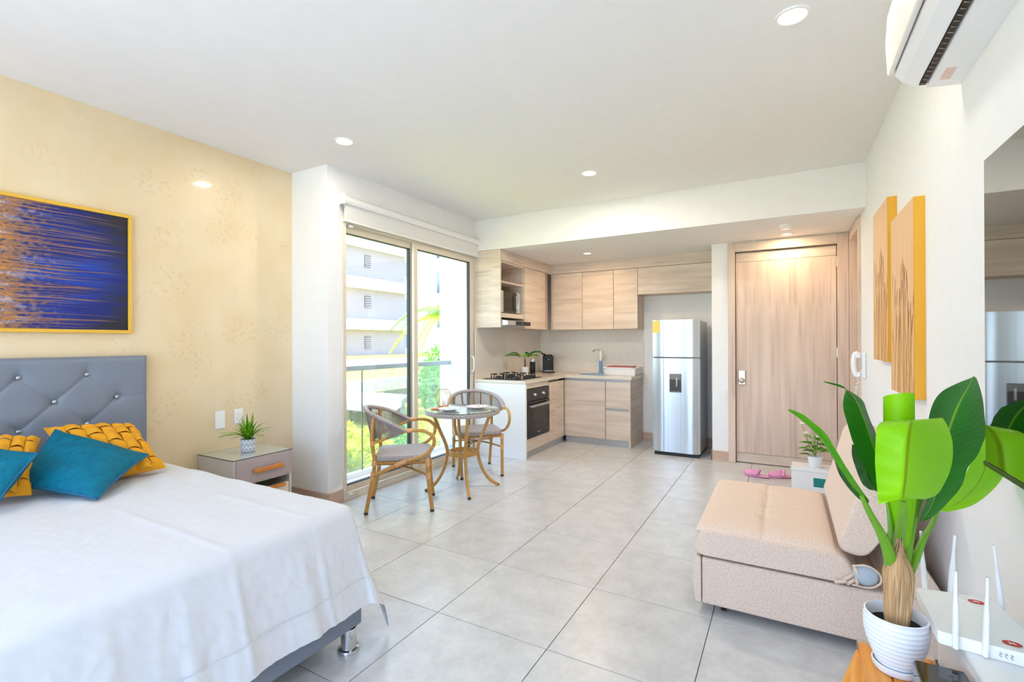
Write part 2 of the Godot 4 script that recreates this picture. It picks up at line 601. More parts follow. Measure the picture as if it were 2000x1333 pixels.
	for k in 54:
		lines.append([(k + rng.randf()) / 54.0, rng.randf_range(0.0018, 0.0060), rng.randf_range(0.55, 1.05), rng.randf_range(0, TAU), rng.randf_range(0.35, 1.0)])
	mat("painting", wh, 0.45, 0.0, {"tex": make_tex(512, 512, func(x: int, y: int):
		var u := absf(x / 511.0 - 0.47) / 0.53
		var vv := y / 511.0
		var g := p1[y * 512 + x] / 255.0
		var h := p2[y * 512 + x] / 255.0
		var mid := 1.0 - absf(vv - 0.52) * 1.6
		var col := Color(0.05, 0.13, 0.46).lerp(Color(0.08, 0.26, 0.68), clampf((h - 0.35) * 2.2, 0, 1) * clampf(mid, 0, 1))
		col = col.lerp(Color(0.12, 0.12, 0.17), smoothstep(0.55, 1.1, u + (0.5 - mid) * 0.5 + (h - 0.5) * 0.4))
		for ln in lines:
			var d := absf(vv - ln[0] - 0.004 * sin(u * 9.0 + ln[3]) - 0.003 * (g - 0.5))
			var wdt: float = ln[1] * (1.0 + 3.2 * maxf(0.0, 0.35 - u))
			if d < wdt and u < ln[2]:
				col = col.lerp(Color(0.78, 0.50, 0.27), ln[4] * (1.0 - smoothstep(ln[2] - 0.25, ln[2], u)) * (1.0 - d / wdt * 0.5))
		var spl := smoothstep(0.42, 0.0, u + (g - 0.5) * 0.75)
		var sc := Color(0.86, 0.56, 0.16).lerp(Color(0.88, 0.82, 0.80), smoothstep(0.55, 0.75, h) * 0.8)
		sc = sc.lerp(Color(0.35, 0.30, 0.50), smoothstep(0.55, 0.40, g) * 0.6)
		return col.lerp(sc, spl))})
	# wheat print
	var wn := noise(161, 0.09, 256, 12, 256, 512, 3)
	var stalks := []
	for k in 34:
		stalks.append([rng.randf(), rng.randf_range(0.26, 0.66), rng.randf_range(-0.22, 0.22), rng.randf_range(0.005, 0.010)])
	mat("wheat_print", wh, 0.6, 0.0, {"tex": make_tex(256, 512, func(x: int, y: int):
		var u := x / 255.0
		var vv := y / 511.0
		var g := wn[y * 256 + x] / 255.0
		var col := Color(0.92, 0.77, 0.62).lerp(Color(0.90, 0.71, 0.50), g)
		var low := smoothstep(0.35, 0.75, vv + (g - 0.5) * 0.5)
		col = col.lerp(Color(0.86, 0.60, 0.28).lerp(Color(0.95, 0.82, 0.62), g), low * 0.7)
		for st in stalks:
			if vv < st[1]:
				continue
			var cx: float = st[0] + st[2] * (1.0 - (vv - st[1]) / (1.0 - st[1])) * 1.2
			var wdt: float = st[3] * 1.1
			if vv < st[1] + 0.11:
				wdt *= 1.0 + 1.3 * sin((vv - st[1]) / 0.11 * PI)
			if absf(u - cx) < wdt:
				col = col.lerp(Color(0.58, 0.36, 0.15), 0.75 if vv < st[1] + 0.11 else 0.5)
		return col)})
	# plate print
	var pl := noise(171, 0.035, 256, 256, 256, 256, 3)
	for d in [["plate_pink", Color(0.90, 0.45, 0.55), 60], ["plate_blue", Color(0.42, 0.66, 0.80), 0]]:
		mat(d[0], wh, 0.25, 0.0, {"tex": make_tex(256, 256, func(x: int, y: int):
			var g := pl[((y + d[2]) % 256) * 256 + x] / 255.0
			var gb := pl[((x + 90) % 256) * 256 + y] / 255.0
			var col := Color(0.93, 0.94, 0.95).lerp(d[1], smoothstep(0.55, 0.68, g))
			return col.lerp(Color(0.70, 0.75, 0.80), smoothstep(0.60, 0.70, gb) * 0.7))})
	# zigzag pot
	mat("zigzag", wh, 0.45, 0.0, {"tex": make_tex(256, 128, func(x: int, y: int):
		var z := absf(fmod(x / 16.0, 2.0) - 1.0) * 8.0
		var s := fmod(y + z, 12.0)
		return Color(0.90, 0.91, 0.94) if s < 7.5 else Color(0.66, 0.69, 0.76)), "scale": Vector3(1.5, 1.4, 1.0)})
	mat("grass_leaf", Color(0.45, 0.68, 0.08), 0.5, 0.0, {"back": Color(0.3, 0.45, 0.08)})
	mat("grass_leaf_dark", Color(0.22, 0.54, 0.08), 0.5, 0.0, {"back": Color(0.15, 0.35, 0.05)})
	mat("grass_leaf_lime", Color(0.58, 0.68, 0.10), 0.5, 0.0, {"back": Color(0.4, 0.5, 0.1)})
	mat("bottle_blue", Color(0.40, 0.60, 0.80), 0.3)
	mat("red_lid", Color(0.70, 0.30, 0.30), 0.5)
	mat("cable", Color(0.66, 0.69, 0.73), 0.5)
	mat("petal", Color(0.95, 0.94, 0.86), 0.6)

func _ready() -> void:
	# camera
	cam_basis = Basis(Vector3.UP, YAW) * Basis(Vector3.RIGHT, PITCH) * Basis(Vector3.BACK, ROLL)
	var cam := Camera3D.new()
	cam.name = "camera"
	cam.fov = rad_to_deg(2.0 * atan(666.5 / FOCAL))
	cam.near = 0.05
	cam.far = 400.0
	cam.transform = Transform3D(cam_basis, EYE)
	add_child(cam)
	cam.current = true
	# sky, sun, exposure
	var sm := ProceduralSkyMaterial.new()
	sm.sky_top_color = Color(0.66, 0.80, 1.0)
	sm.sky_horizon_color = Color(0.86, 0.93, 1.0)
	sm.ground_bottom_color = Color(0.55, 0.55, 0.52)
	sm.ground_horizon_color = Color(0.78, 0.81, 0.84)
	sm.energy_multiplier = 4.6
	var sky := Sky.new()
	sky.sky_material = sm
	var env := Environment.new()
	env.background_mode = Environment.BG_SKY
	env.sky = sky
	env.tonemap_mode = Environment.TONE_MAPPER_LINEAR
	env.tonemap_exposure = 1.5
	env.sdfgi_enabled = true
	env.ssao_enabled = true
	env.ssil_enabled = true
	var we := WorldEnvironment.new()
	we.name = "environment"
	we.environment = env
	add_child(we)
	var sun := DirectionalLight3D.new()
	sun.name = "sun"
	sun.light_color = Color(1.0, 0.96, 0.90)
	sun.light_energy = 4.0
	sun.light_angular_distance = 0.6
	sun.sky_mode = DirectionalLight3D.SKY_MODE_LIGHT_ONLY
	sun.shadow_enabled = true
	add_child(sun)
	sun.look_at_from_position(Vector3(0.5, 10, -3.2), Vector3.ZERO, Vector3.RIGHT)
	materials()
	shell()
	sliding_window()
	entry_door()
	kitchen()
	lamps()
	bed()
	nightstand()
	dining()
	sofa()
	right_wall_things()
	big_plant()
	console_things()
	outdoors()


func downlight(at: Vector3, label: String, r := 0.058, power := 0.8, hue := Color(1.0, 0.975, 0.93)):
	var t = thing("ceiling_downlight", label, "ceiling lamp", at, 0.0, "recessed downlights")
	part(t, "trim_ring", mb().lathe([Vector2(r + 0.014, 0.0), Vector2(r + 0.012, -0.006), Vector2(r, -0.006), Vector2(r - 0.004, 0.0)], 36), M.white_paint)
	part(t, "lamp_diffuser", mb().disc(Vector3(0, -0.003, 0), Vector3.DOWN, r, 36), M.lamp_glow)
	var l := AreaLight3D.new()
	l.name = "lamp_light"
	l.area_size = Vector2(r, r) * 1.7
	l.light_color = hue
	l.light_energy = power
	l.area_range = 14.0
	l.area_attenuation = 2.0
	l.shadow_enabled = true
	l.rotation_degrees.x = -90
	l.position = Vector3(0, -0.012, 0)
	t.add_child(l)
	return t

func lamps() -> void:
	downlight(Vector3(0.037, 2.82, -2.52), "round recessed ceiling lamp glowing beside the air conditioner", 0.058, 0.25)
	downlight(Vector3(-2.79, 2.82, -2.464), "round recessed ceiling lamp glowing near the gold wall", 0.058, 0.45)
	downlight(Vector3(-1.474, 2.82, -3.99), "round recessed ceiling lamp glowing in front of the kitchen beam", 0.058, 1.7)
	downlight(Vector3(-2.13, 2.45, -5.683), "round recessed lamp in the lowered ceiling above the kitchen worktop", 0.045, 0.6, Color(1.0, 0.86, 0.68))
	downlight(Vector3(0.026, 2.45, -5.70), "round recessed lamp in the lowered ceiling above the entrance door", 0.045, 0.45, Color(1.0, 0.86, 0.68))
	downlight(Vector3(-2.79, 2.82, -0.2), "added unseen round recessed ceiling lamp above the bed", 0.058, 0.4)  # extra lamp out of view, added to light the bed end
	downlight(Vector3(0.037, 2.82, 0.1), "added unseen round recessed ceiling lamp above the television", 0.058, 0.4)  # extra lamp out of view, added as fill on the television side
	var t = thing("smoke_detector", "small white round smoke detector on the lowered ceiling by the entrance", "smoke detector", Vector3(0.012, 2.45, -5.26))
	part(t, "base", mb().lathe([Vector2(0.055, 0.0), Vector2(0.055, -0.012), Vector2(0.05, -0.016)], 32), M.white_paint)
	part(t, "cover", mb().lathe([Vector2(0.05, -0.014), Vector2(0.046, -0.03), Vector2(0.035, -0.036), Vector2(0.0, -0.037)], 32), M.warm_plastic)

# ---------------------------------------------------------------- the setting
func shell() -> void:
	# floor: grout bed and single tiles
	var fl = struct("floor", mb().bx(-3.95, 0.75, -0.2, -0.006, 1.5, -6.9), M.grout)
	var tm := mb().box(Vector3.ZERO, Vector3(0.5965, 0.012, 0.5965), 0.0012).mesh()
	var rng := RandomNumberGenerator.new()
	rng.seed = 3
	for i in range(-6, 3):
		for k in range(-6, 9):
			var x0 := -0.315 + 0.6 * i
			var z0 := -1.92 - 0.6 * k
			var xa := maxf(x0, -3.72)
			var xb := minf(x0 + 0.6, 0.585)
			var za := minf(z0, 1.3)
			var zb := maxf(z0 - 0.6, -6.65)
			if xb - xa < 0.05 or za - zb < 0.05 or (xb <= -3.2 and zb < -2.75):
				continue
			if zb > -1.9 and xb < -1.75 and zb > -1.45 and za > -1.4 and xb < -2.3:
				continue
			var full := absf(xb - xa - 0.6) < 1e-4 and absf(za - zb - 0.6) < 1e-4
			var mesh = tm if full else mb().box(Vector3.ZERO, Vector3(xb - xa - 0.0035, 0.012, za - zb - 0.0035), 0.0012).mesh()
			var o = part(fl, "tile", mesh, M["tile_%d" % rng.randi_range(0, 3)])
			o.position = Vector3((xa + xb) * 0.5, -0.006, (za + zb) * 0.5)
	# walls
	struct("wall_left", mb().bx(-3.92, -3.72, -0.2, 2.82, 1.5, -2.71), M.gold_wall, "gold lacquered wall behind the bed with worn flecks", "wall")
	var w := mb().bx(-3.92, -3.27, -0.2, 2.82, -2.71, -2.868)                # pier with the return beside the gold wall
	w.bx(-3.47, -3.27, 2.418, 2.82, -2.868, -4.93)
	w.bx(-3.47, -3.27, -0.2, 2.82, -4.93, -6.85)
	w.bx(-3.47, -3.27, -0.2, -0.006, -2.868, -4.93)
	struct("wall_window", w, M.white_wall, "white wall round the sliding window", "wall")
	struct("wall_kitchen", mb().bx(-3.27, -0.72, -0.2, 2.82, -6.65, -6.85), M.white_wall, "pale grey back wall of the kitchen niche behind the refrigerator", "wall")
	w = mb().bx(-0.72, -0.548, -0.2, 2.82, -5.905, -6.85)
	w.bx(-0.548, 0.585, 2.44, 2.82, -5.905, -6.1)
	w.bx(-0.548, 0.8, -0.2, 2.82, -6.1, -6.3)
	struct("wall_entry", w, M.white_wall, "white wall pier and header round the entrance door", "wall")
	w = mb().bx(0.585, 0.785, -0.2, 2.82, 1.5, -5.18)
	w.bx(0.585, 0.785, 2.44, 2.82, -5.18, -5.9)
	w.bx(0.735, 0.785, -0.2, 2.44, -5.18, -5.9)
	w.bx(0.585, 0.785, -0.2, 2.82, -5.9, -6.1)
	struct("wall_right", w, M.white_wall, "white wall behind the sofa and the television", "wall")
	# wall behind the viewer with a wide glazed balcony opening
	w = mb().bx(-3.72, -3.3, -0.2, 2.82, 1.3, 1.5)
	w.bx(0.25, 0.585, -0.2, 2.82, 1.3, 1.5)
	w.bx(-3.3, 0.25, 2.45, 2.82, 1.3, 1.5)
	w.bx(-3.3, 0.25, -0.2, -0.006, 1.3, 1.5)
	struct("wall_rear", w, M.white_wall, "white wall with a wide glazed balcony opening opposite the kitchen", "wall")
	var f := mb()
	for x in [-3.27, -1.54, 0.22]:
		f.bx(x - 0.03, x + 0.03, 0.0, 2.45, 1.36, 1.42, 0.003)
	f.bx(-3.3, 0.25, 0.0, 0.05, 1.36, 1.42, 0.003)
	f.bx(-3.3, 0.25, 2.40, 2.45, 1.36, 1.42, 0.003)
	var wn = thing("window_2", "wide glazed balcony door opposite the kitchen", "window")
	tag(wn, "", "", "", "structure")
	part(wn, "frame", f, M.champagne)
	part(wn, "pane", mb().bx(-3.24, -1.57, 0.05, 2.40, 1.387, 1.393), M.pane)
	part(wn, "pane", mb().bx(-1.51, 0.19, 0.05, 2.40, 1.387, 1.393), M.pane)
	# ceiling with the lowered kitchen part
	struct("ceiling", mb().bx(-3.92, 0.785, 2.82, 3.02, 1.5, -6.85), M.ceiling_paint, "flat white plaster ceiling with recessed lamps", "ceiling")
	struct("ceiling_kitchen", mb().bx(-3.27, 0.585, 2.45, 2.82, -4.885, -6.65), M.ceiling_paint, "lowered white ceiling box above the kitchen and entrance", "ceiling")
	# skirting boards
	struct("baseboard_window", mb().bx(-3.27, -3.255, 0.0, 0.108, -2.712, -2.862, 0.002), M.skirting, "pale wooden skirting on the pier beside the window", "skirting")
	struct("baseboard_left", mb().bx(-3.72, -3.255, 0.0, 0.108, -2.695, -2.710, 0.002), M.skirting, "pale wooden skirting under the return beside the nightstand", "skirting")
	struct("baseboard_kitchen", mb().bx(-1.69, -0.72, 0.0, 0.11, -6.634, -6.65, 0.002), M.skirting, "pale wooden skirting behind the refrigerator", "skirting")
	struct("baseboard_entry", mb().bx(-0.733, -0.55, 0.0, 0.112, -5.888, -5.905, 0.002).bx(-0.735, -0.72, 0.0, 0.112, -5.888, -6.63, 0.002), M.skirting, "pale wooden skirting on the pier between refrigerator and door", "skirting")
	struct("baseboard_right", mb().bx(0.57, 0.585, 0.0, 0.108, 1.3, -5.10, 0.002), M.skirting, "pale wooden skirting along the right wall", "skirting")

func sliding_window() -> void:
	var X := -3.27
	var w = thing("window_1", "sliding glass balcony window with champagne aluminium frames", "window")
	tag(w, "", "", "", "structure")
	var f := mb()
	f.bx(X - 0.12, X + 0.012, 0.045, 2.37, -2.862, -2.898, 0.003)     # left jamb
	f.bx(X - 0.12, X + 0.004, 0.045, 2.37, -4.895, -4.93, 0.003)      # right jamb
	f.bx(X - 0.12, X + 0.012, 2.37, 2.418, -2.862, -4.93, 0.003)     # head
	f.bx(X - 0.14, X + 0.012, 0.0, 0.045, -2.862, -4.93, 0.003)      # track
	f.bx(X - 0.02, X + 0.006, 0.045, 0.062, -2.9, -4.89, 0.002)
	f.bx(X - 0.06, X - 0.05, 0.045, 0.062, -2.9, -4.89, 0.002)
	part(w, "frame", f, M.champagne)
	for s in [[-2.895, -3.84, X - 0.075], [-3.79, -4.90, X - 0.03]]:
		var sa := mb()
		var sx: float = s[2]
		var ra: float = s[0] - (0.012 if s[0] > -3.0 else 0.06)
		var rb: float = s[1] + (0.06 if s[1] > -4.0 else 0.115)
		sa.bx(sx - 0.0165, sx + 0.0165, 0.05, 0.105, ra, rb, 0.003)
		sa.bx(sx - 0.0165, sx + 0.0165, 2.305, 2.372, ra, rb, 0.003)
		sa.bx(sx - 0.017, sx + 0.017, 0.05, 2.372, s[0], s[0] - (0.012 if s[0] > -3.0 else 0.06), 0.003)
		sa.bx(sx - 0.017, sx + 0.017, 0.05, 2.372, s[1], s[1] + (0.06 if s[1] > -4.0 else 0.115), 0.003)
		var so = part(w, "sash", sa, M.champagne)
		part(so, "pane", mb().bx(sx - 0.003, sx + 0.003, 0.09, 2.32, s[0] - 0.01, s[1] + 0.03), M.pane)
		var g := mb()
		var z1: float = s[1] + (0.06 if s[1] > -4.0 else 0.115)
		g.bx(sx - 0.019, sx + 0.0185, 0.1, 2.31, z1, z1 + 0.011)
		g.bx(sx - 0.019, sx + 0.0185, 0.1, 0.108, s[0] - 0.05, z1)
		g.bx(sx - 0.019, sx + 0.0185, 2.30, 2.308, s[0] - 0.05, z1)
		part(so, "gasket", g, M.dark_gasket)
	var h := mb()
	h.sweep(curve([Vector3(X - 0.012, 1.175, -4.815), Vector3(X + 0.022, 1.165, -4.815), Vector3(X + 0.03, 1.09, -4.815), Vector3(X + 0.022, 1.01, -4.815), Vector3(X - 0.012, 1.0, -4.815)], 5), 0.0085, 8)
	part(w, "handle", h, M.white_plastic)
	var st := mb()
	for q in [[2.345, -2.93], [0.03, -2.92]]:
		st.bx(X - 0.004, X + 0.02, q[0], q[0] + 0.022, q[1], q[1] - 0.04, 0.004)
	part(w, "bumper", st, M.white_plastic)
	# roller blind
	var b = thing("roller_blind", "white roller blind rolled up above the sliding window", "blind", Vector3(X, 2.5, -3.87))
	var ca := mb()
	ca.prism(PackedVector2Array([Vector2(0.0, 0.055), Vector2(0.045, 0.06), Vector2(0.075, 0.045), Vector2(0.082, 0.015), Vector2(0.07, -0.005), Vector2(0.0, -0.005)]), Vector3(0, 0.03, 1.04), Vector3.RIGHT, Vector3.UP, Vector3(0, 0, -2.06))
	part(b, "cassette", ca, M.white_paint)
	part(b, "cloth", mb().bx(0.040, 0.043, -0.105, 0.04, 1.02, -1.01), M.blind_cloth)
	part(b, "bottom_bar", mb().bx(0.034, 0.05, -0.125, -0.103, 1.03, -1.02, 0.004), M.white_paint)
	part(b, "end_cap", mb().bx(0.0, 0.086, 0.012, 0.095, 1.062, 1.04, 0.006), M.warm_plastic)
	part(b, "end_cap", mb().bx(0.0, 0.086, 0.012, 0.095, -1.02, -1.042, 0.006), M.warm_plastic)
	var cord := mb()
	for dz in [0.0, -0.035]:
		cord.sweep(curve([Vector3(0.03, 0.02, 1.075 + dz * 0.3), Vector3(0.028, -0.8, 1.07 + dz), Vector3(0.026, -1.75, 1.075 + dz), Vector3(0.026, -1.90, 1.085 + dz * 0.5)], 8), 0.0022, 6)
	part(b, "pull_cord", cord, M.white_plastic)
	part(b, "cord_weight", mb().lathe([Vector2(0.0, -1.93), Vector2(0.006, -1.925), Vector2(0.006, -1.90), Vector2(0.0, -1.89)], 12, Vector3(0.026, 0.0, 1.085)), M.white_plastic)

func entry_door() -> void:
	var zf := -5.905
	var d = thing("door_1", "pale oak entrance door with a silver lock plate", "door", Vector3(0, 0, zf))
	tag(d, "", "", "", "structure")
	var f := mb()
	f.bx(-0.55, -0.478, 0.0, 2.44, 0.018, -0.10, 0.003)
	f.bx(0.470, 0.566, 0.0, 2.44, 0.018, -0.10, 0.003)
	part(d, "jamb", f, M.oak_up_0)
	part(d, "header", mb().bx(-0.478, 0.470, 2.342, 2.44, 0.018, -0.10, 0.003), M.oak_0)
	var x0 := -0.472
	var x1 := 0.464
	part(d, "leaf_panel", mb().bx(x0, x1, 0.112, 2.228, -0.030, -0.07, 0.0015), M.oak_up_1)
	part(d, "top_rail", mb().bx(x0, x1, 2.231, 2.332, -0.030, -0.07, 0.0015), M.oak_1)
	part(d, "bottom_rail", mb().bx(x0, x1, 0.008, 0.109, -0.030, -0.07, 0.0015), M.oak_2)
	var lk = part(d, "lock_plate", mb().bx(-0.449, -0.379, 0.868, 1.028, -0.03, -0.012, 0.005), M.satin_nickel)
	part(lk, "key_cylinder", mb().lathe([Vector2(0.0, 0.034), Vector2(0.020, 0.033), Vector2(0.027, 0.026), Vector2(0.030, 0.012), Vector2(0.031, 0.0)], 24, Vector3(-0.414, 0.912, -0.012), Basis(Vector3.RIGHT, PI / 2)), M.satin_nickel)
	part(lk, "keyhole", mb().bx(-0.416, -0.412, 0.904, 0.920, 0.0215, 0.0225), M.black_plastic)
	for y in [2.11, 1.18, 0.25]:
		part(d, "hinge", mb().rod(Vector3(0.467, y, -0.018), Vector3(0.467, y + 0.1, -0.018), 0.008, 10), M.satin_nickel)
	# side door in the right wall, seen at a steep angle
	d = thing("door_2", "pale oak side door set back in the right wall beside the entrance", "door", Vector3(0.585, 0, -5.54))
	tag(d, "", "", "", "structure")
	f = mb()
	f.bx(-0.018, 0.15, 0.0, 2.44, 0.36, 0.30, 0.003)
	f.bx(-0.018, 0.15, 0.0, 2.44, -0.29, -0.345, 0.003)
	part(d, "jamb", f, M.oak_up_1)
	part(d, "header", mb().bx(-0.018, 0.15, 2.35, 2.44, 0.30, -0.29, 0.003), M.oak_0)
	part(d, "leaf_panel", mb().bx(0.075, 0.115, 0.01, 2.35, 0.297, -0.287, 0.002), M.oak_up_0)
	var lv := mb().rod(Vector3(0.075, 1.02, 0.22), Vector3(0.03, 1.02, 0.22), 0.010, 10)
	lv.sweep([Vector3(0.03, 1.02, 0.225), Vector3(0.028, 1.02, 0.10)], 0.009, 10)
	part(d, "lever_handle", lv, M.satin_nickel)
	var sw = thing("light_switch", "white light switch plate on the pier beside the entrance door", "light switch", Vector3(-0.60, 0.73, -5.905))
	part(sw, "plate", mb().bx(-0.031, 0.031, -0.06, 0.06, 0.0, 0.008, 0.003), M.white_plastic)
	part(sw, "rocker", mb().bx(-0.014, 0.014, -0.034, 0.034, 0.007, 0.0115, 0.002), M.warm_plastic)

# ---------------------------------------------------------------- kitchen
func kitchen() -> void:
	var X := -3.27          # left wall
	var XF := -2.585        # fronts of the left run
	var ZB := -6.65         # back wall
	var ZF := -6.03         # fronts of the back run
	# white waterfall end panel and oven housing
	var t = thing("oven_housing", "built-in oven cabinet with a white end panel and pale oak rails", "cabinet", Vector3(X, 0, -4.86))
	part(t, "end_panel", mb().bx(0.002, 0.702, 0.0, 0.865, 0.0, -0.03, 0.002), M.white_laminate, "glossy white end panel facing the room")
	part(t, "body", mb().bx(0.02, 0.655, 0.08, 0.865, -0.032, -0.05).bx(0.02, 0.655, 0.08, 0.865, -0.638, -0.652).bx(0.02, 0.655, 0.08, 0.10, -0.05, -0.64), M.oak_edge)
	part(t, "top_rail", mb().bx(0.665, 0.685, 0.805, 0.865, -0.034, -0.65, 0.0015), M.oak_1)
	part(t, "bottom_rail", mb().bx(0.665, 0.685, 0.085, 0.222, -0.034, -0.65, 0.0015), M.oak_2)
	part(t, "kick_plate", mb().bx(0.645, 0.66, 0.0, 0.082, -0.032, -0.652), M.kick_metal)
	t = thing("oven", "dark built-in oven with two knobs and a steel bar handle", "oven", Vector3(XF, 0.225, -5.205))
	part(t, "body", mb().bx(-0.55, -0.004, 0.005, 0.575, 0.29, -0.29), M.oven_grey)
	part(t, "control_panel", mb().bx(-0.004, 0.014, 0.438, 0.572, 0.296, -0.296, 0.003), M.oven_grey)
	part(t, "door", mb().bx(-0.004, 0.018, 0.004, 0.425, 0.296, -0.296, 0.004), M.dark_glass)
	part(t, "glass_window", mb().bx(0.017, 0.0195, 0.10, 0.345, 0.17, -0.17, 0.001), M.black_glass)
	for z in [0.13, -0.10]:
		var kn = part(t, "knob", mb().lathe([Vector2(0.0, 0.03), Vector2(0.015, 0.029), Vector2(0.018, 0.02), Vector2(0.021, 0.0)], 20, Vector3(0.014, 0.505, z), Basis(Vector3.BACK, -PI / 2)), M.chrome)
		part(kn, "pointer", mb().bx(0.043, 0.045, 0.505, 0.520, z + 0.002, z - 0.002), M.black_plastic)
	var hn := mb().bx(0.045, 0.060, 0.365, 0.395, 0.27, -0.27, 0.004)
	hn.bx(0.015, 0.05, 0.37, 0.39, 0.25, 0.235, 0.002)
	hn.bx(0.015, 0.05, 0.37, 0.39, -0.235, -0.25, 0.002)
	part(t, "handle", hn, M.kick_metal)
	part(t, "badge", mb().bx(0.0185, 0.0195, 0.052, 0.060, 0.05, -0.05), M.kick_metal)
	# base units
	t = thing("base_cabinet", "narrow pale oak base cabinet beside the oven", "cabinet", Vector3(X, 0, -5.515))
	part(t, "body", mb().bx(0.02, 0.66, 0.085, 0.82, 0.0, -0.49).bx(0.02, 0.60, 0.82, 0.865, 0.0, -0.49), M.oak_0)
	part(t, "door", mb().bx(0.665, 0.685, 0.088, 0.838, -0.004, -0.478, 0.0015), M.oak_0)
	part(t, "kick_plate", mb().bx(0.645, 0.66, 0.0, 0.084, 0.0, -0.49), M.kick_metal)
	t = thing("sink_cabinet", "wide pale oak base cabinet under the sink", "cabinet", Vector3(-2.6, 0, ZB))
	part(t, "body", mb().bx(0.0, 0.575, 0.085, 0.69, 0.01, 0.598).bx(0.0, 0.02, 0.69, 0.865, 0.01, 0.598).bx(0.555, 0.575, 0.69, 0.865, 0.01, 0.598), M.oak_edge)
	part(t, "door", mb().bx(0.004, 0.576, 0.088, 0.832, 0.60, 0.62, 0.0015), M.oak_3)
	part(t, "grip_rail", mb().bx(0.0, 0.58, 0.833, 0.864, 0.598, 0.608), M.kick_metal)
	part(t, "kick_plate", mb().bx(0.02, 0.58, 0.0, 0.084, 0.57, 0.60), M.kick_metal)
	t = thing("drawer_cabinet", "pale oak drawer unit at the end of the worktop beside the refrigerator", "cabinet", Vector3(-2.02, 0, ZB))
	part(t, "body", mb().bx(0.002, 0.30, 0.085, 0.865, 0.01, 0.598), M.oak_edge)
	part(t, "end_panel", mb().bx(0.302, 0.328, 0.0, 0.865, 0.01, 0.612, 0.001), M.oak_2)
	part(t, "drawer", mb().bx(0.003, 0.325, 0.492, 0.832, 0.60, 0.62, 0.0015), M.oak_1)
	part(t, "drawer", mb().bx(0.003, 0.325, 0.088, 0.462, 0.60, 0.62, 0.0015), M.oak_2)
	part(t, "grip_rail", mb().bx(0.0, 0.328, 0.833, 0.864, 0.598, 0.608), M.kick_metal)
	part(t, "grip_rail", mb().bx(0.0, 0.328, 0.464, 0.490, 0.598, 0.606), M.kick_metal)
	part(t, "kick_plate", mb().bx(0.0, 0.302, 0.0, 0.084, 0.57, 0.60), M.kick_metal)
	# worktop with a sink cut-out
	t = thing("worktop", "beige quartz worktop running round the kitchen corner", "worktop", Vector3(0, 0.866, 0))
	var wt := mb()
	wt.bx(X, XF + 0.012, 0.0, 0.037, -4.86, ZF + 0.02, 0.003)
	var sx0 := -2.45
	var sx1 := -2.06
	wt.bx(X, sx0, 0.0, 0.037, ZF + 0.02, ZB, 0.0)
	wt.bx(sx1, -1.675, 0.0, 0.037, ZF + 0.02, ZB, 0.0)
	wt.bx(sx0, sx1, 0.0, 0.037, ZF + 0.02, ZF - 0.07, 0.0)
	wt.bx(sx0, sx1, 0.0, 0.037, ZB + 0.18, ZB, 0.0)
	part(t, "slab", wt, M.quartz)
	t = thing("sink", "steel sink bowl set into the quartz worktop", "sink", Vector3((sx0 + sx1) * 0.5, 0.903, -6.285))
	var hw := (sx1 - sx0) * 0.5
	var bowl := mb()
	bowl.bx(-hw, -hw + 0.012, -0.19, 0.002, 0.185, -0.185).bx(hw - 0.012, hw, -0.19, 0.002, 0.185, -0.185)
	bowl.bx(-hw, hw, -0.19, 0.002, 0.185, 0.173).bx(-hw, hw, -0.19, 0.002, -0.173, -0.185).bx(-hw, hw, -0.2, -0.188, 0.185, -0.185)
	part(t, "bowl", bowl, M.steel)
	part(t, "drain", mb().disc(Vector3(0, -0.186, 0), Vector3.UP, 0.04), M.oven_grey)
	# splashbacks
	t = thing("splashback", "beige quartz splashback behind the hob", "splashback", Vector3(X, 0.904, 0))
	part(t, "slab", mb().bx(0.0005, 0.015, 0.0, 0.622, -4.87, ZB + 0.015), M.splashback)
	t = thing("splashback", "beige quartz splashback behind the sink", "splashback", Vector3(0, 0.904, ZB))
	part(t, "slab", mb().bx(X + 0.0155, -1.68, 0.0, 0.622, 0.001, 0.015), M.splashback)
	# wall units on the left wall
	t = thing("open_wall_cabinet", "open pale oak wall unit holding the microwave above the hood", "cabinet", Vector3(X, 1.525, -4.885))
	part(t, "side_panel", mb().bx(0.0, 0.358, 0.0, 0.921, 0.0, -0.02, 0.001), M.oak_0)
	part(t, "side_panel", mb().bx(0.0, 0.338, 0.165, 0.79, -0.597, -0.612), M.oak_1)
	part(t, "back_panel", mb().bx(0.002, 0.012, 0.165, 0.79, -0.02, -0.6), M.oak_2)
	part(t, "top_panel", mb().bx(0.0, 0.35, 0.772, 0.79, -0.02, -0.6), M.oak_0)
	part(t, "shelf", mb().bx(0.012, 0.345, 0.535, 0.556, -0.02, -0.597, 0.001), M.oak_3)
	part(t, "shelf", mb().bx(0.012, 0.352, 0.120, 0.172, -0.02, -0.597, 0.001), M.oak_1)
	t = thing("wall_cabinet", "pale oak wall cabinet with one door beside the open unit", "cabinet", Vector3(X, 1.525, -5.5))
	part(t, "body", mb().bx(0.0, 0.335, 0.0, 0.79, 0.0, -0.60), M.oak_edge)
	part(t, "door", mb().bx(0.338, 0.358, -0.005, 0.788, 0.0, -0.61, 0.0015), M.oak_1)
	part(t, "filler_strip", mb().bx(0.0, 0.30, 0.0, 0.79, -0.612, -0.81), M.oak_up_1)
	t = thing("range_hood", "slim steel range hood with a black control strip", "range hood", Vector3(X, 1.525, -4.91))
	part(t, "canopy", mb().prism(PackedVector2Array([Vector2(0.0, 0.10), Vector2(0.30, 0.10), Vector2(0.44, 0.075), Vector2(0.44, 0.03), Vector2(0.0, 0.0)]), Vector3.ZERO, Vector3.RIGHT, Vector3.UP, Vector3(0, 0, -0.58)), M.steel)
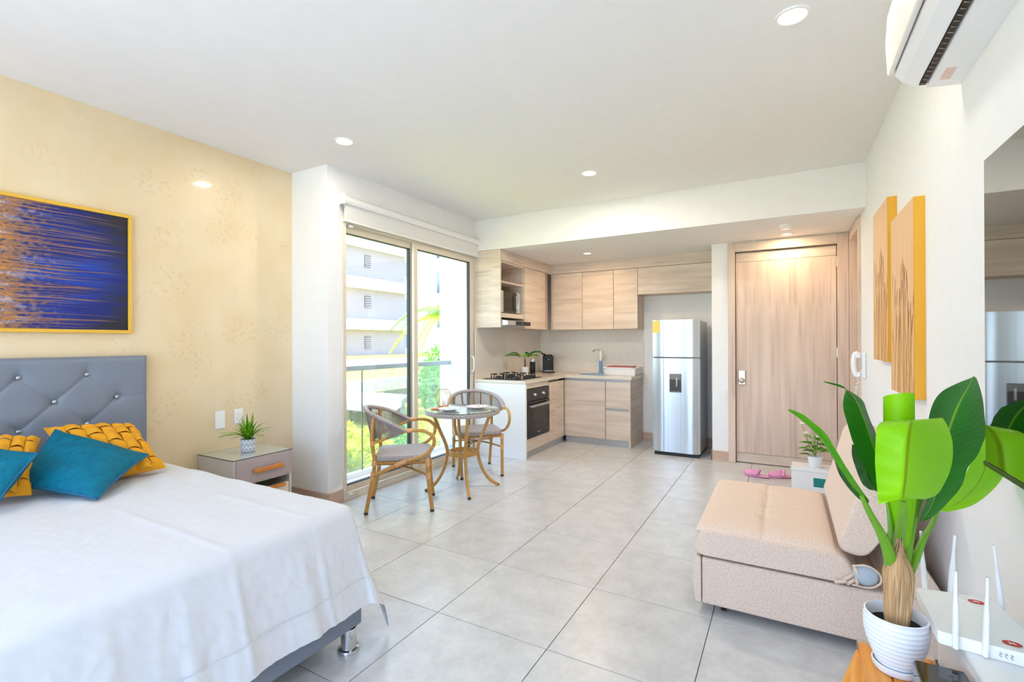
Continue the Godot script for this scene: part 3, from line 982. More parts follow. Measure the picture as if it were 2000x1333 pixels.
	part(t, "control_strip", mb().bx(0.4395, 0.445, 0.028, 0.075, -0.20, -0.58, 0.002), M.black_plastic)
	part(t, "button", mb().disc(Vector3(0.4455, 0.052, -0.36), Vector3.RIGHT, 0.010, 16), M.kick_metal)
	t = thing("microwave", "silver microwave with a mirrored door in the open wall unit", "microwave", Vector3(X + 0.02, 1.697, -5.195))
	part(t, "body", mb().bx(0.0, 0.28, 0.012, 0.275, 0.255, -0.255, 0.006), M.steel)
	part(t, "door", mb().bx(0.28, 0.30, 0.018, 0.27, 0.175, -0.14, 0.003), M.dark_glass)
	part(t, "door_frame", mb().bx(0.28, 0.303, 0.014, 0.273, 0.25, 0.178, 0.003), M.steel)
	part(t, "control_panel", mb().bx(0.28, 0.302, 0.014, 0.273, -0.145, -0.252, 0.003), M.steel)
	part(t, "handle", mb().sweep(curve([Vector3(0.30, 0.245, -0.125), Vector3(0.335, 0.23, -0.125), Vector3(0.335, 0.06, -0.125), Vector3(0.30, 0.045, -0.125)], 5), 0.009, 8), M.chrome)
	for z in [0.2, -0.2]:
		part(t, "foot", mb().rod(Vector3(0.24, 0.0, z), Vector3(0.24, 0.014, z), 0.012, 10), M.black_plastic)
	# wall units on the back wall
	var zu := -6.31
	var xs := [-2.89, -2.442, -1.996, -1.672]
	var labs := ["pale oak wall cabinet door nearest the kitchen corner", "middle pale oak wall cabinet above the sink", "narrow pale oak wall cabinet beside the refrigerator niche"]
	for k in 3:
		t = thing("wall_cabinet", labs[k], "cabinet", Vector3(xs[k], 1.525, ZB))
		var wd: float = xs[k + 1] - xs[k]
		part(t, "body", mb().bx(0.0, wd - (0.022 if k == 2 else 0.0), 0.0, 0.79, 0.0, 0.315), M.oak_edge)
		part(t, "door", mb().bx(0.0025, wd - 0.0025, -0.005, 0.788, 0.32, 0.34, 0.0015), M["oak_%d" % ((k * 2 + 1) % 4)])
		if k == 2:
			part(t, "end_panel", mb().bx(wd - 0.02, wd - 0.001, -0.005, 0.79, 0.0, 0.318, 0.001), M.oak_up_1)
	t = thing("fridge_top_cabinet", "wide low pale oak cabinet above the refrigerator niche", "cabinet", Vector3(-1.67, 1.968, ZB))
	part(t, "body", mb().bx(0.0, 0.945, 0.0, 0.345, 0.0, 0.315), M.oak_edge)
	part(t, "door", mb().bx(0.0, 0.945, -0.003, 0.345, 0.32, 0.34, 0.0015), M.oak_2)
	var co := mb()
	co.bx(X, X + 0.358, 2.318, 2.45, -4.907, zu - 0.02)
	var fr = struct("trim_1", co, M.oak_3, "pale oak filler board above the wall units beside the window", "filler board")
	fr = struct("trim_2", mb().bx(-2.912, -0.722, 2.318, 2.45, zu, zu - 0.33), M.oak_0, "pale oak filler board above the wall units over the sink", "filler board")
	struct("trim_3", mb().bx(-2.912, -2.893, 1.525, 2.318, zu - 0.005, zu - 0.03), M.oak_up_0, "narrow pale oak filler strip in the corner of the wall units", "filler board")
	hob()
	worktop_things()
	fridge()

func hob() -> void:
	var t = thing("gas_hob", "black glass gas hob with four iron pan supports", "hob", Vector3(-2.915, 0.903, -5.19))
	part(t, "glass_plate", mb().box(Vector3(0, 0.005, 0), Vector3(0.50, 0.01, 0.58), 0.003), M.hob_glass)
	for x in [-0.12, 0.12]:
		for z in [-0.15, 0.15]:
			var bn = part(t, "burner", mb().lathe([Vector2(0.0, 0.032), Vector2(0.028, 0.031), Vector2(0.032, 0.026), Vector2(0.032, 0.022), Vector2(0.042, 0.02), Vector2(0.045, 0.010)], 24, Vector3(x, 0, z)), M.oven_grey)
			part(bn, "cap", mb().lathe([Vector2(0.0, 0.036), Vector2(0.026, 0.035), Vector2(0.028, 0.030)], 20, Vector3(x, 0, z)), M.cast_iron)
			var g := mb()
			for a in 4:
				var d := Vector3(cos(a * PI / 2), 0, sin(a * PI / 2))
				var o := Vector3(x, 0, z)
				g.sweep([o + d * 0.105 + Vector3(0, 0.01, 0), o + d * 0.105 + Vector3(0, 0.055, 0), o + d * 0.03 + Vector3(0, 0.058, 0)], 0.0065, 8)
			part(t, "pan_support", g, M.cast_iron)
	for k in 4:
		part(t, "knob", mb().lathe([Vector2(0.0, 0.04), Vector2(0.014, 0.039), Vector2(0.017, 0.03), Vector2(0.019, 0.01)], 16, Vector3(0.215, 0, -0.12 + 0.075 * k)), M.black_plastic)

func worktop_things() -> void:
	var y := 0.903
	# small plant in a white pot
	var t = thing("potted_plant", "small broad-leaved plant in a white pot on the kitchen worktop", "potted plant", Vector3(-3.0, y, -5.66))
	part(t, "pot", mb().lathe([Vector2(0.0, 0.0), Vector2(0.04, 0.0), Vector2(0.046, 0.012), Vector2(0.05, 0.115), Vector2(0.046, 0.118), Vector2(0.042, 0.10), Vector2(0.0, 0.098)], 28), M.porcelain)
	part(t, "stem", mb().sweep(curve([Vector3(0, 0.09, 0), Vector3(0.005, 0.16, 0.0), Vector3(0.0, 0.22, 0.004)], 4), [0.012, 0.012, 0.011, 0.011, 0.01, 0.01, 0.009, 0.009, 0.008], 8), M.trunk)
	for d in [[2.0, 0.33, 0.09, "leaf_mid"], [-0.9, 0.27, 0.15, "leaf_dark"], [1.2, 0.24, 0.10, "leaf_lime"], [0.3, 0.24, 0.08, "leaf_mid"], [-1.6, 0.22, 0.13, "leaf_dark"], [2.7, 0.22, 0.13, "leaf_mid"]]:
		simple_leaf(t, Vector3(0, 0.20, 0), d[0], d[1], d[2], 0.055, M[d[3]])
	# tumbler
	t = thing("tumbler", "black tumbler with a silver lid on the kitchen worktop", "tumbler", Vector3(-3.10, y, -6.08))
	part(t, "body", mb().lathe([Vector2(0.0, 0.0), Vector2(0.036, 0.0), Vector2(0.038, 0.004), Vector2(0.040, 0.165), Vector2(0.036, 0.17)], 28), M.black_plastic)
	part(t, "lid", mb().lathe([Vector2(0.038, 0.168), Vector2(0.038, 0.20), Vector2(0.03, 0.212), Vector2(0.0, 0.213)], 28), M.steel)
	# coffee machine
	t = thing("coffee_machine", "black capsule coffee machine in the kitchen corner", "coffee machine", Vector3(-3.02, y, -6.42), 0.5)
	part(t, "body", mb().box(Vector3(0, 0.14, 0), Vector3(0.15, 0.24, 0.19), 0.022), M.black_plastic)
	part(t, "base", mb().box(Vector3(0, 0.012, 0.03), Vector3(0.165, 0.024, 0.26), 0.006), M.black_plastic)
	part(t, "spout_head", mb().box(Vector3(0, 0.225, 0.1), Vector3(0.09, 0.06, 0.07), 0.015), M.black_plastic)
	part(t, "lever", mb().sweep([Vector3(-0.05, 0.265, 0.06), Vector3(-0.09, 0.275, 0.12)], 0.012, 8), M.black_plastic)
	part(t, "drip_tray", mb().box(Vector3(0, 0.03, 0.12), Vector3(0.12, 0.014, 0.08), 0.004), M.kick_metal)
	part(t, "power_light", mb().disc(Vector3(0.0, 0.19, 0.0955), Vector3.BACK, 0.006, 12), M.chrome)
	# faucet
	t = thing("kitchen_faucet", "white and chrome pull-out kitchen faucet behind the sink", "faucet", Vector3(-2.245, y, -6.50))
	part(t, "body", mb().lathe([Vector2(0.0, 0.0), Vector2(0.030, 0.0), Vector2(0.030, 0.012), Vector2(0.022, 0.02), Vector2(0.022, 0.17), Vector2(0.020, 0.18)], 24), M.bottle_blue)
	part(t, "neck", mb().lathe([Vector2(0.020, 0.17), Vector2(0.019, 0.32), Vector2(0.0, 0.325)], 24), M.white_plastic)
	part(t, "spout", mb().sweep(curve([Vector3(0, 0.315, 0), Vector3(-0.02, 0.335, 0.06), Vector3(-0.04, 0.33, 0.14), Vector3(-0.045, 0.31, 0.17)], 5), 0.011, 10), M.chrome)
	part(t, "lever", mb().sweep([Vector3(0.018, 0.19, 0), Vector3(0.07, 0.225, 0.02)], 0.007, 8), M.chrome)
	# dish rack
	t = thing("dish_tub", "white dish tub with a red folded cloth on the worktop end", "dish tub", Vector3(-1.905, y, -6.42))
	var d2 := mb()
	d2.bx(-0.20, 0.20, 0.0, 0.008, 0.15, -0.15, 0.002)
	for s in [-1, 1]:
		d2.box(Vector3(s * 0.205, 0.05, 0), Vector3(0.012, 0.10, 0.32), 0.004, Basis(Vector3.BACK, -0.14 * s))
		d2.box(Vector3(0, 0.05, s * 0.155), Vector3(0.41, 0.10, 0.012), 0.004, Basis(Vector3.RIGHT, 0.14 * s))
	part(t, "tub", d2, M.white_plastic)
	part(t, "rim", mb().sweep([Vector3(-0.218, 0.098, 0.168), Vector3(0.218, 0.098, 0.168), Vector3(0.218, 0.098, -0.168), Vector3(-0.218, 0.098, -0.168), Vector3(-0.218, 0.098, 0.168)], 0.008, 6), M.white_plastic)
	part(t, "folded_cloth", mb().box(Vector3(-0.02, 0.106, 0), Vector3(0.34, 0.018, 0.26), 0.008), M.red_lid)

func simple_leaf(t, o: Vector3, ang: float, length: float, rise: float, half: float, m) -> void:
	var d := Vector3(cos(ang), 0, sin(ang))
	var side := Vector3(-sin(ang), 0, cos(ang))
	var rows := []
	var bend := PackedVector3Array()
	for k in 11:
		var s := k / 10.0
		var c := o + d * length * s + Vector3.UP * (rise * 1.7 * s - rise * 1.25 * s * s + 0.02)
		bend.append(c)
		var w := half * pow(sin(PI * clampf((s - 0.22) / 0.78, 0.0, 1.0)), 0.75) + 0.002
		var row := []
		for j in 7:
			var q := j / 3.0 - 1.0
			row.append(c + side * w * q + Vector3.UP * (absf(q) * w * 0.35))
		rows.append(row)
	part(t, "leaf", mb().grid(rows), m)

func fridge() -> void:
	var t = thing("refrigerator", "tall stainless steel top-freezer refrigerator with a water dispenser", "refrigerator", Vector3(-1.115, 0, -5.875))
	part(t, "cabinet_body", mb().bx(-0.262, 0.262, 0.03, 1.595, -0.08, -0.66, 0.008), M.fridge_side)
	var prof := func(inset: float) -> PackedVector2Array:
		var p := PackedVector2Array()
		p.append(Vector2(-0.265, -0.075))
		p.append(Vector2(0.265, -0.075))
		p.append(Vector2(0.267, -0.03))
		for k in 7:                                    # rounded right edge, then a soft bow
			var a := k / 6.0
			p.append(Vector2(0.267 - 0.10 * a, -0.028 + 0.036 * sin(a * PI / 2)))
		for k in 9:
			var a := k / 8.0
			p.append(Vector2(0.155 - 0.285 * a, 0.010 - inset * sin(a * PI)))
		p.append(Vector2(-0.134, 0.0)); p.append(Vector2(-0.139, 0.0)); p.append(Vector2(-0.142, 0.009))
		for k in 6:
			var a := k / 5.0
			p.append(Vector2(-0.15 - 0.115 * a, 0.010 - 0.02 * a * a))
		return p
	var lower := smooth_front(prof.call(0.006), 0.045, 1.150)
	var upper := smooth_front(prof.call(0.008), 1.168, 1.605)
	part(t, "freezer_door", upper, M.steel)
	var dr = part(t, "fridge_door", lower, M.steel)
	part(t, "door_gap", mb().bx(-0.255, 0.262, 1.150, 1.168, -0.07, -0.01).bx(-0.255, 0.255, 0.045, 1.59, -0.082, -0.074), M.grey_plastic)
	part(t, "plinth", mb().bx(-0.25, 0.25, 0.0, 0.04, -0.64, -0.02), M.black_plastic)
	var dp = part(t, "water_dispenser", mb().bx(-0.068, 0.066, 0.752, 0.97, 0.0, 0.0115, 0.003), M.oven_grey, "dark water dispenser recess")
	part(dp, "panel", mb().bx(-0.066, 0.064, 0.900, 0.968, 0.004, 0.016, 0.003), M.grey_plastic)
	part(dp, "lever", mb().bx(0.005, 0.022, 0.82, 0.93, 0.01, 0.024, 0.004), M.chrome)
	part(dp, "tray", mb().bx(-0.05, 0.05, 0.756, 0.766, 0.01, 0.02, 0.002), M.grey_plastic)
	part(t, "energy_label", mb().bx(-0.262, -0.175, 1.455, 1.595, 0.002, 0.0105), M.yellow_label)

func smooth_front(p: PackedVector2Array, y0: float, y1: float) -> MB:
	var m := mb()
	m.prism(p, Vector3(0, y0, 0), Vector3.RIGHT, Vector3.BACK, Vector3(0, y1 - y0, 0))
	# round the shading of the side walls
	var first := 2 * p.size()
	var src := m.n.duplicate()
	for k in p.size():
		for e in 4:
			var id := first + k * 4 + e
			var q := Vector2(m.v[id].x, m.v[id].z)
			var acc := Vector3.ZERO
			for j in p.size():
				for e2 in 2:
					var id2: int = first + j * 4 + e2
					if Vector2(m.v[id2].x, m.v[id2].z).distance_to(q) < 1e-4 and src[id2].dot(src[first + k * 4]) > 0.75:
						acc += src[id2]
			m.n[id] = acc.normalized()
	return m

# a soft closed body: a rounded outline in the plane (ex, ey) drawn out along ez, with rounded ends
func soft_prism(poly: PackedVector2Array, o: Vector3, ex: Vector3, ey: Vector3, ez: Vector3, r: float, round := 0.03, cols := 8) -> MB:
	var pts := PackedVector2Array()
	var np := poly.size()
	for k in np:                                   # round every corner
		var a := poly[(k + np - 1) % np]
		var b := poly[k]
		var c := poly[(k + 1) % np]
		var rr := minf(round, minf(a.distance_to(b), b.distance_to(c)) * 0.45)
		var p := b + (a - b).normalized() * rr
		var q := b + (c - b).normalized() * rr
		for j in 5:
			var s := j / 4.0
			pts.append(p * (1 - s) * (1 - s) + b * 2.0 * s * (1 - s) + q * s * s)
	pts.append(pts[0])
	var cen := Vector2.ZERO
	for q in poly:
		cen += q / np
	var length := ez.length()
	var dir := ez / length
	var rows := []
	var prof := [[0.0, 1000.0], [0.0, r], [r * 0.08, r * 0.6], [r * 0.35, r * 0.22], [r, 0.0]]
	var all := []
	for e in prof:
		all.append(e)
	for k in range(1, cols):
		all.append([r + (length - 2 * r) * k / cols, 0.0])
	for k in range(prof.size() - 1, -1, -1):
		all.append([length - prof[k][0], prof[k][1]])
	for e in all:
		var row := []
		for q in pts:
			var p := cen if e[1] > 100.0 else q + (cen - q).normalized() * minf(e[1], q.distance_to(cen))
			row.append(o + ex * p.x + ey * p.y + dir * e[0])
		rows.append(row)
	return mb().grid(rows, null, true)

# pillow with given corners a b c d (round the seam) and thickness; returns point and outward normal at (u, v) in -1..1
func pillow_at(c: Array, th: float, u: float, v: float, side: float) -> Vector3:
	var n: Vector3 = (c[1] - c[0]).cross(c[3] - c[0]).normalized()
	var pin := 0.07
	var uu := u * (1.0 - pin * (1.0 - v * v) * u * u)
	var vv := v * (1.0 - pin * (1.0 - u * u) * v * v)
	var p: Vector3 = c[0] * (1 - uu) * (1 - vv) + c[1] * (1 + uu) * (1 - vv) + c[2] * (1 + uu) * (1 + vv) + c[3] * (1 - uu) * (1 + vv)
	p *= 0.25
	var h := pow(maxf(0.0, (1 - u * u)), 0.55) * pow(maxf(0.0, (1 - v * v)), 0.55) * th * 0.5
	h += 0.0035 * sin(u * 9.0 + v * 4.0) * (1 - u * u) * (1 - v * v) + 0.004 * sin(u * 17.0 - v * 5.0) * pow(absf(v), 3.0) * (1 - v * v) * (1 - u * u)
	return p + n * h * side

func pillow(c: Array, th: float, res := 26) -> MB:
	var m := mb()
	for side in [1.0, -1.0]:
		var rows := []
		for r in res + 1:
			var row := []
			for k in res + 1:
				var u := sin((k * 2.0 / res - 1.0) * PI * 0.5)
				var v := sin((r * 2.0 / res - 1.0) * PI * 0.5)
				row.append(pillow_at(c, th, u * side, v, side))
			rows.append(row)
		m.grid(rows)
	return m

func bed() -> void:
	var x0 := -3.62
	var xf := -1.70
	var zn := -0.17
	var zfar := -1.575
	var b = thing("bed", "grey leatherette bed with a button-tufted headboard and chrome legs", "bed", Vector3(-2.66, 0, -0.87))
	var o := Vector3(2.66, 0, 0.87)
	# tufted headboard
	var rows := []
	var nz := 150
	var ny := 90
	for r in ny + 1:
		var row := []
		for k in nz + 1:
			var z := lerpf(zn, -1.588, float(k) / nz)
			var y := lerpf(0.33, 1.27, float(r) / ny)
			var p := (z + 1.121) / 0.149
			var q := (y - 1.015) / 0.148
			var h := 0.03
			var cre := 0.0
			if absf(q) <= 1.0 and p >= -2.0 + 0.0:
				var s1 := (p + q) * 0.5
				var s2 := (p - q) * 0.5
				cre = maxf(exp(-absf(s1 - roundf(s1)) * 0.21 / 0.008), exp(-absf(s2 - roundf(s2)) * 0.21 / 0.008))
			elif q > 1.0:
				var s3 := (p - 1.0) * 0.5
				if p > -2.0:
					cre = exp(-absf(s3 - roundf(s3)) * 0.298 / 0.008) * clampf(1.9 - q, 0, 1)
			elif p < -2.0:
				cre = exp(-absf(q) * 0.148 / 0.008) * 0.7
			h -= 0.009 * cre
			var bp := roundf(p)
			var bq := clampf(roundf(q), -1.0, 1.0)
			for dp in [-1.0, 0.0, 1.0]:
				var pp: float = bp + dp
				if int(absf(pp) + absf(bq)) % 2 == 0 and pp >= -2.0:
					var rr := Vector2((p - pp) * 0.149, (q - bq) * 0.148).length()
					h -= 0.020 * exp(-pow(rr / 0.035, 1.3))
			var ed := minf(minf(k, nz - k) * 1.418 / nz, (ny - r) * 0.94 / ny)
			h -= 0.03 * pow(maxf(0.0, 1.0 - ed / 0.03), 2.0)
			row.append(o + Vector3(-3.665 + h, y, z))
		rows.append(row)
	var hb = part(b, "headboard", mb().grid(rows).bx(o.x - 3.715, o.x - 3.664, 0.05, 1.27, o.z + zn, o.z - 1.588, 0.004), M.leatherette)
	for q in [-1, 0, 1]:
		for p in range(-2, 7):
			if (absi(p) + absi(q)) % 2 == 0:
				var c := o + Vector3(-3.653, 1.015 + 0.148 * q, -1.121 + 0.149 * p)
				if c.z < o.z + zn - 0.05:
					part(hb, "button", mb().ball(c + Vector3(0.004, 0, 0), Vector3(0.008, 0.012, 0.012), 12, 8), M.button_steel)
	# base and legs
	part(b, "base_rail", mb().bx(o.x + x0, o.x - 1.632, 0.105, 0.325, o.z + zn, o.z - 1.54, 0.012), M.leatherette)
	for q in [[-1.668, -1.49], [-1.668, -0.23], [-3.5, -1.49], [-3.5, -0.23]]:
		part(b, "leg", mb().lathe([Vector2(0.0, 0.0), Vector2(0.046, 0.0), Vector2(0.047, 0.006), Vector2(0.044, 0.016), Vector2(0.033, 0.02), Vector2(0.032, 0.105)], 28, o + Vector3(q[0], 0, q[1])), M.chrome)
	part(b, "mattress", mb().bx(o.x + x0, o.x - 1.745, 0.326, 0.600, o.z + zn - 0.02, o.z - 1.53, 0.04), M.white_plastic)
	# sheet
	xf = -1.715
	zfar = -1.575
	var L := xf - 0.045 - x0
	var W := zn - zfar - 0.045
	var drop := 0.435
	var na := 190
	var nb := 170
	var fn := FastNoiseLite.new()
	fn.seed = 9
	fn.frequency = 1.0
	var sheet_point := func(a: float, bb: float, lift: float) -> Vector3:
		var da := maxf(0.0, a - L)
		var db := bb - W if bb > W else (bb if bb < 0.0 else 0.0)
		var d := sqrt(da * da + db * db)
		var R := 0.045
		var out := 0.0
		var down := 0.0
		if d > 0.0:
			if d < R * PI / 2:
				out = R * sin(d / R)
				down = R * (1.0 - cos(d / R))
			else:
				out = R
				down = R + d - R * PI / 2
		var dir := Vector2(da, db) / d if d > 0.0 else Vector2.ZERO
		var corner: float = absf(dir.x * dir.y) * 2.0
		var along := bb if da > absf(db) else a
		var wave := sin(along * 17.0 + 1.3) * 0.5 + sin(along * 31.0 + 0.4) * 0.28 + fn.get_noise_2d(along * 9.0, 3.0) * 0.6
		if corner > 0.0:
			wave = lerpf(wave, sin(atan2(dir.y, dir.x) * 7.0) * 0.5 + 0.3, smoothstep(0.0, 0.7, corner))
		out += down * (lerpf(0.07, 0.285, dir.x * dir.x) + 0.03 * wave + 0.02 * absf(wave)) + 0.09 * corner * down * smoothstep(0.1, 0.5, down)
		var top := 0.612 + 0.003 * fn.get_noise_2d(a * 4.0, bb * 4.0) + 0.0012 * fn.get_noise_2d(a * 9.0 + bb * 5.0, bb * 11.0)
		for cr in [[0.83, 0.006], [1.18, 0.004]]:            # pressed fold lines running to the foot
			var dd: float = absf(bb - cr[0])
			top += cr[1] * exp(-dd / 0.010) * smoothstep(0.5, 1.6, a) * (1.0 if da <= 0.0 else 0.5)
			out += cr[1] * 1.5 * exp(-dd / 0.010) * minf(1.0, down * 6.0) * (1.0 if da > 0.0 else 0.0)
		out += (0.006 * absf(fn.get_noise_2d(a * 5.0, bb * 14.0)) + 0.004 * absf(fn.get_noise_2d(a * 12.0 + 5.0, bb * 26.0))) * minf(1.0, down * 8.0)
		# cushions press a few creases
		top += 0.004 * sin((a * 2.0 + bb * 5.0) * 7.0) * exp(-pow((a - 0.75) / 0.25, 2.0)) * smoothstep(0.5, 1.0, bb)
		return Vector3(x0 + minf(a, L) + out * dir.x, top - down, zn - clampf(bb, 0.0, W) - out * dir.y) + Vector3(dir.x, 0, -dir.y) * lift + Vector3(0, 0.0 if d > 0 else lift, 0)
	var sr := []
	for i in na + 1:
		var row := []
		for k in nb + 1:
			row.append(sheet_point.call(lerpf(0.03, L + drop, float(i) / na), lerpf(-0.3, W + drop, float(k) / nb), 0.0))
		sr.append(row)
	var sh = thing("bed_sheet", "plain white bed sheet draped over the bed with a stitched hem", "bed sheet")
	part(sh, "sheet", mb().grid(sr), M.sheet)
	var hem := mb()
	var hr := []
	for i in 9:
		var row := []
		for k in nb + 1:
			row.append(sheet_point.call(L + drop - 0.105 + 0.105 * i / 8.0, lerpf(-0.3, W + drop, float(k) / nb), 0.0035))
		hr.append(row)
	hem.grid(hr)
	hr = []
	for i in na + 1:
		var row := []
		for k in 9:
			row.append(sheet_point.call(lerpf(0.03, L + drop, float(i) / na), W + drop - 0.105 + 0.105 * k / 8.0, 0.0035))
		hr.append(row)
	hem.grid(hr)
	part(sh, "hem", hem, M.sheet)
	var stitch := []
	for k in nb + 1:
		stitch.append(sheet_point.call(L + drop - 0.105, lerpf(-0.3, W + drop - 0.105, float(k) / nb), 0.004))
	part(sh, "stitching", mb().sweep(stitch, 0.0022, 5), M.sheet)
	# cushions
	var teal := [px(190, 975, 2.24), px(290, 889, 2.66), px(108, 840, 2.60), px(18, 948, 2.30)]
	var t = thing("cushion", "teal velvet cushion lying on the bed in front of the woven mustard cushion", "cushion", Vector3.ZERO, 0.0, "cushions on the bed")
	teal_cushion(t, teal)
	teal = [px(-5, 985, 2.06), px(74, 887, 2.26), px(-60, 868, 2.36), px(-150, 960, 2.10)]
	t = thing("cushion", "teal velvet cushion overlapping the corner of the other teal cushion", "cushion", Vector3.ZERO, 0.0, "cushions on the bed")
	teal_cushion(t, teal)
	t = thing("woven_cushion", "mustard yellow basket-woven cushion leaning on the headboard end", "cushion", Vector3.ZERO, 0.0, "cushions on the bed")
	woven_cushion(t, [px(148, 958, 2.42), px(326, 914, 2.74), px(262, 830, 2.93), px(84, 836, 2.62)], 0.15)
	t = thing("woven_cushion", "mustard yellow basket-woven cushion behind the overlapping teal cushion", "cushion", Vector3.ZERO, 0.0, "cushions on the bed")
	woven_cushion(t, [px(-150, 990, 2.02), px(62, 968, 2.26), px(80, 856, 2.56), px(-90, 858, 2.42)], 0.13)
	# picture over the bed
	t = thing("framed_painting", "large abstract painting of orange streaks on blue in a gold frame", "painting", Vector3(-3.72, 1.797, -0.90))
	part(t, "canvas", mb().bx(0.0, 0.018, -0.37, 0.37, 0.61, -0.61), M.petal)
	var cv := mb()
	cv.quad(Vector3(0.0185, -0.368, 0.605), Vector3(0.0185, -0.368, -0.605), Vector3(0.0185, 0.368, -0.605), Vector3(0.0185, 0.368, 0.605))
	part(t, "painted_face", cv, M.painting)
	for s in [-1, 1]:
		part(t, "frame_rail", mb().bx(0.0, 0.03, 0.362 * s, 0.383 * s, 0.62, -0.62, 0.002), M.gold_frame)
		part(t, "frame_rail", mb().bx(0.0, 0.03, -0.362, 0.362, 0.599 * s, 0.62 * s, 0.002), M.gold_frame)
	for q in [[-2.092, 0.769, 0.037, 0.068, "blank white wall plate above the nightstand", false], [-2.235, 0.778, 0.035, 0.057, "white wall socket plate behind the small grass plant", true]]:
		t = thing("wall_plate", q[4], "wall plate", Vector3(-3.72, q[1], q[0]))
		part(t, "plate", mb().bx(0.0, 0.008, -q[3], q[3], q[2], -q[2], 0.003), M.white_plastic)
		if q[5]:
			part(t, "socket", mb().bx(0.007, 0.010, -0.03, 0.03, 0.018, -0.018, 0.002), M.warm_plastic)

func teal_cushion(t, c: Array) -> void:
	part(t, "cover", pillow(c, 0.15), M.velvet)
	var seam := []
	for e in 4:
		for k in 14:
			var s := k / 7.0 - 1.0
			var uv: Vector2 = [Vector2(s, -1), Vector2(1, s), Vector2(-s, 1), Vector2(-1, -s)][e]
			seam.append(pillow_at(c, 0.0, uv.x, uv.y, 1.0))
	seam.append(seam[0])
	part(t, "piping", mb().sweep(seam, 0.006, 6), M.velvet_piping)

func woven_cushion(t, c: Array, th: float) -> void:
	part(t, "lining", pillow(c, th - 0.02, 18), M.mustard)
	var n := 6
	for fam in 2:
		for k in n:
			var rows := []
			var wd := 1.0 / n * 0.90
			var mid := (k + 0.5) * 2.0 / n - 1.0
			for r in 57:
				var s := r / 28.0 - 1.0
				var row := []
				for j in 7:
					var q := j / 3.0 - 1.0
					var w := clampf(mid + q * wd, -1.0, 1.0)
					var u := s if fam == 0 else w
					var v := w if fam == 0 else s
					var ph := (s + 1.0) * 0.5 * n + k + fam
					var lift := 0.015 * cos(ph * PI - PI * 0.5) - 0.008 * q * q + 0.012
					var fade := 1.0 - pow(absf(s), 8.0)
					var p := pillow_at(c, th - 0.015, u * 0.995, v * 0.995, 1.0)
					var nn: Vector3 = (c[1] - c[0]).cross(c[3] - c[0]).normalized()
					row.append(p + nn * lift * fade)
				rows.append(row)
			part(t, "woven_strip", mb().grid(rows), M.mustard)
	part(t, "back_cover", pillow(c, th - 0.045, 14), M.mustard)

func nightstand() -> void:
	var t = thing("nightstand", "pale nightstand with a grey drawer, wooden bar handle and glass top", "nightstand", Vector3(-3.715, 0, -2.163))
	var b := mb()
	b.bx(0.0, 0.43, 0.0, 0.536, 0.226, 0.208, 0.001).bx(0.0, 0.43, 0.0, 0.536, -0.204, -0.222, 0.001)
	b.bx(0.0, 0.43, 0.518, 0.536, 0.208, -0.204, 0.001).bx(0.0, 0.425, 0.352, 0.368, 0.208, -0.204).bx(0.0, 0.012, 0.05, 0.53, 0.208, -0.204)
	b.bx(0.0, 0.42, 0.05, 0.066, 0.208, -0.204)
	part(t, "carcass", b, M.nightstand_side)
	var d = part(t, "drawer", mb().bx(0.415, 0.442, 0.366, 0.531, 0.212, -0.218, 0.002), M.drawer_grey)
	part(d, "bar_handle", mb().box(Vector3(0.462, 0.444, -0.018), Vector3(0.018, 0.03, 0.232), 0.004).bx(0.44, 0.456, 0.436, 0.452, 0.07, 0.055).bx(0.44, 0.456, 0.436, 0.452, -0.10, -0.115), M.wood_orange)
	d = part(t, "drawer", mb().bx(0.405, 0.425, 0.07, 0.298, 0.206, -0.202, 0.002), M.champagne)
	part(d, "bar_handle", mb().box(Vector3(0.44, 0.29, -0.04), Vector3(0.03, 0.022, 0.24), 0.004), M.wood_orange)
	part(t, "glass_top", mb().bx(-0.0, 0.434, 0.537, 0.542, 0.23, -0.226), M.glass_top)
	part(t, "glass_edge", mb().bx(0.434, 0.4355, 0.537, 0.542, 0.23, -0.226).bx(0.0, 0.434, 0.537, 0.542, 0.2315, 0.23), M.glass_edge)
	# grass plant
	t = thing("potted_grass", "small artificial grass plant in a zigzag patterned white pot", "potted plant", Vector3(-3.49, 0.543, -2.17))
	part(t, "pot", mb().lathe([Vector2(0.0, 0.0), Vector2(0.044, 0.0), Vector2(0.048, 0.006), Vector2(0.052, 0.088), Vector2(0.052, 0.092), Vector2(0.047, 0.092), Vector2(0.046, 0.08), Vector2(0.0, 0.078)], 32), M.zigzag)
	part(t, "soil", mb().disc(Vector3(0, 0.081, 0), Vector3.UP, 0.047), M.soil)
	var rng := RandomNumberGenerator.new()
	rng.seed = 12
	var ms := [M.grass_leaf, M.grass_leaf_dark, M.grass_leaf_lime]
	for k in 70:
		var a := rng.randf_range(0, TAU)
		var ln := rng.randf_range(0.10, 0.20)
		var lean := rng.randf_range(0.15, 1.0)
		var d2 := Vector3(cos(a), 0, sin(a))
		var sd := Vector3(-sin(a), 0, cos(a))
		var rows := []
		for r in 7:
			var s := r / 6.0
			var c := d2 * (0.012 + ln * lean * s * (0.5 + 0.5 * s)) + Vector3.UP * (0.085 + ln * (s * (1.25 - 0.45 * lean) - 0.62 * lean * s * s))
			var w := 0.0105 * sin(PI * minf(1.0, 0.25 + s * 0.75)) + 0.0004
			rows.append([c - sd * w, c + Vector3.UP * -0.002, c + sd * w])
		part(t, "blade", mb().grid(rows), ms[k % 3])

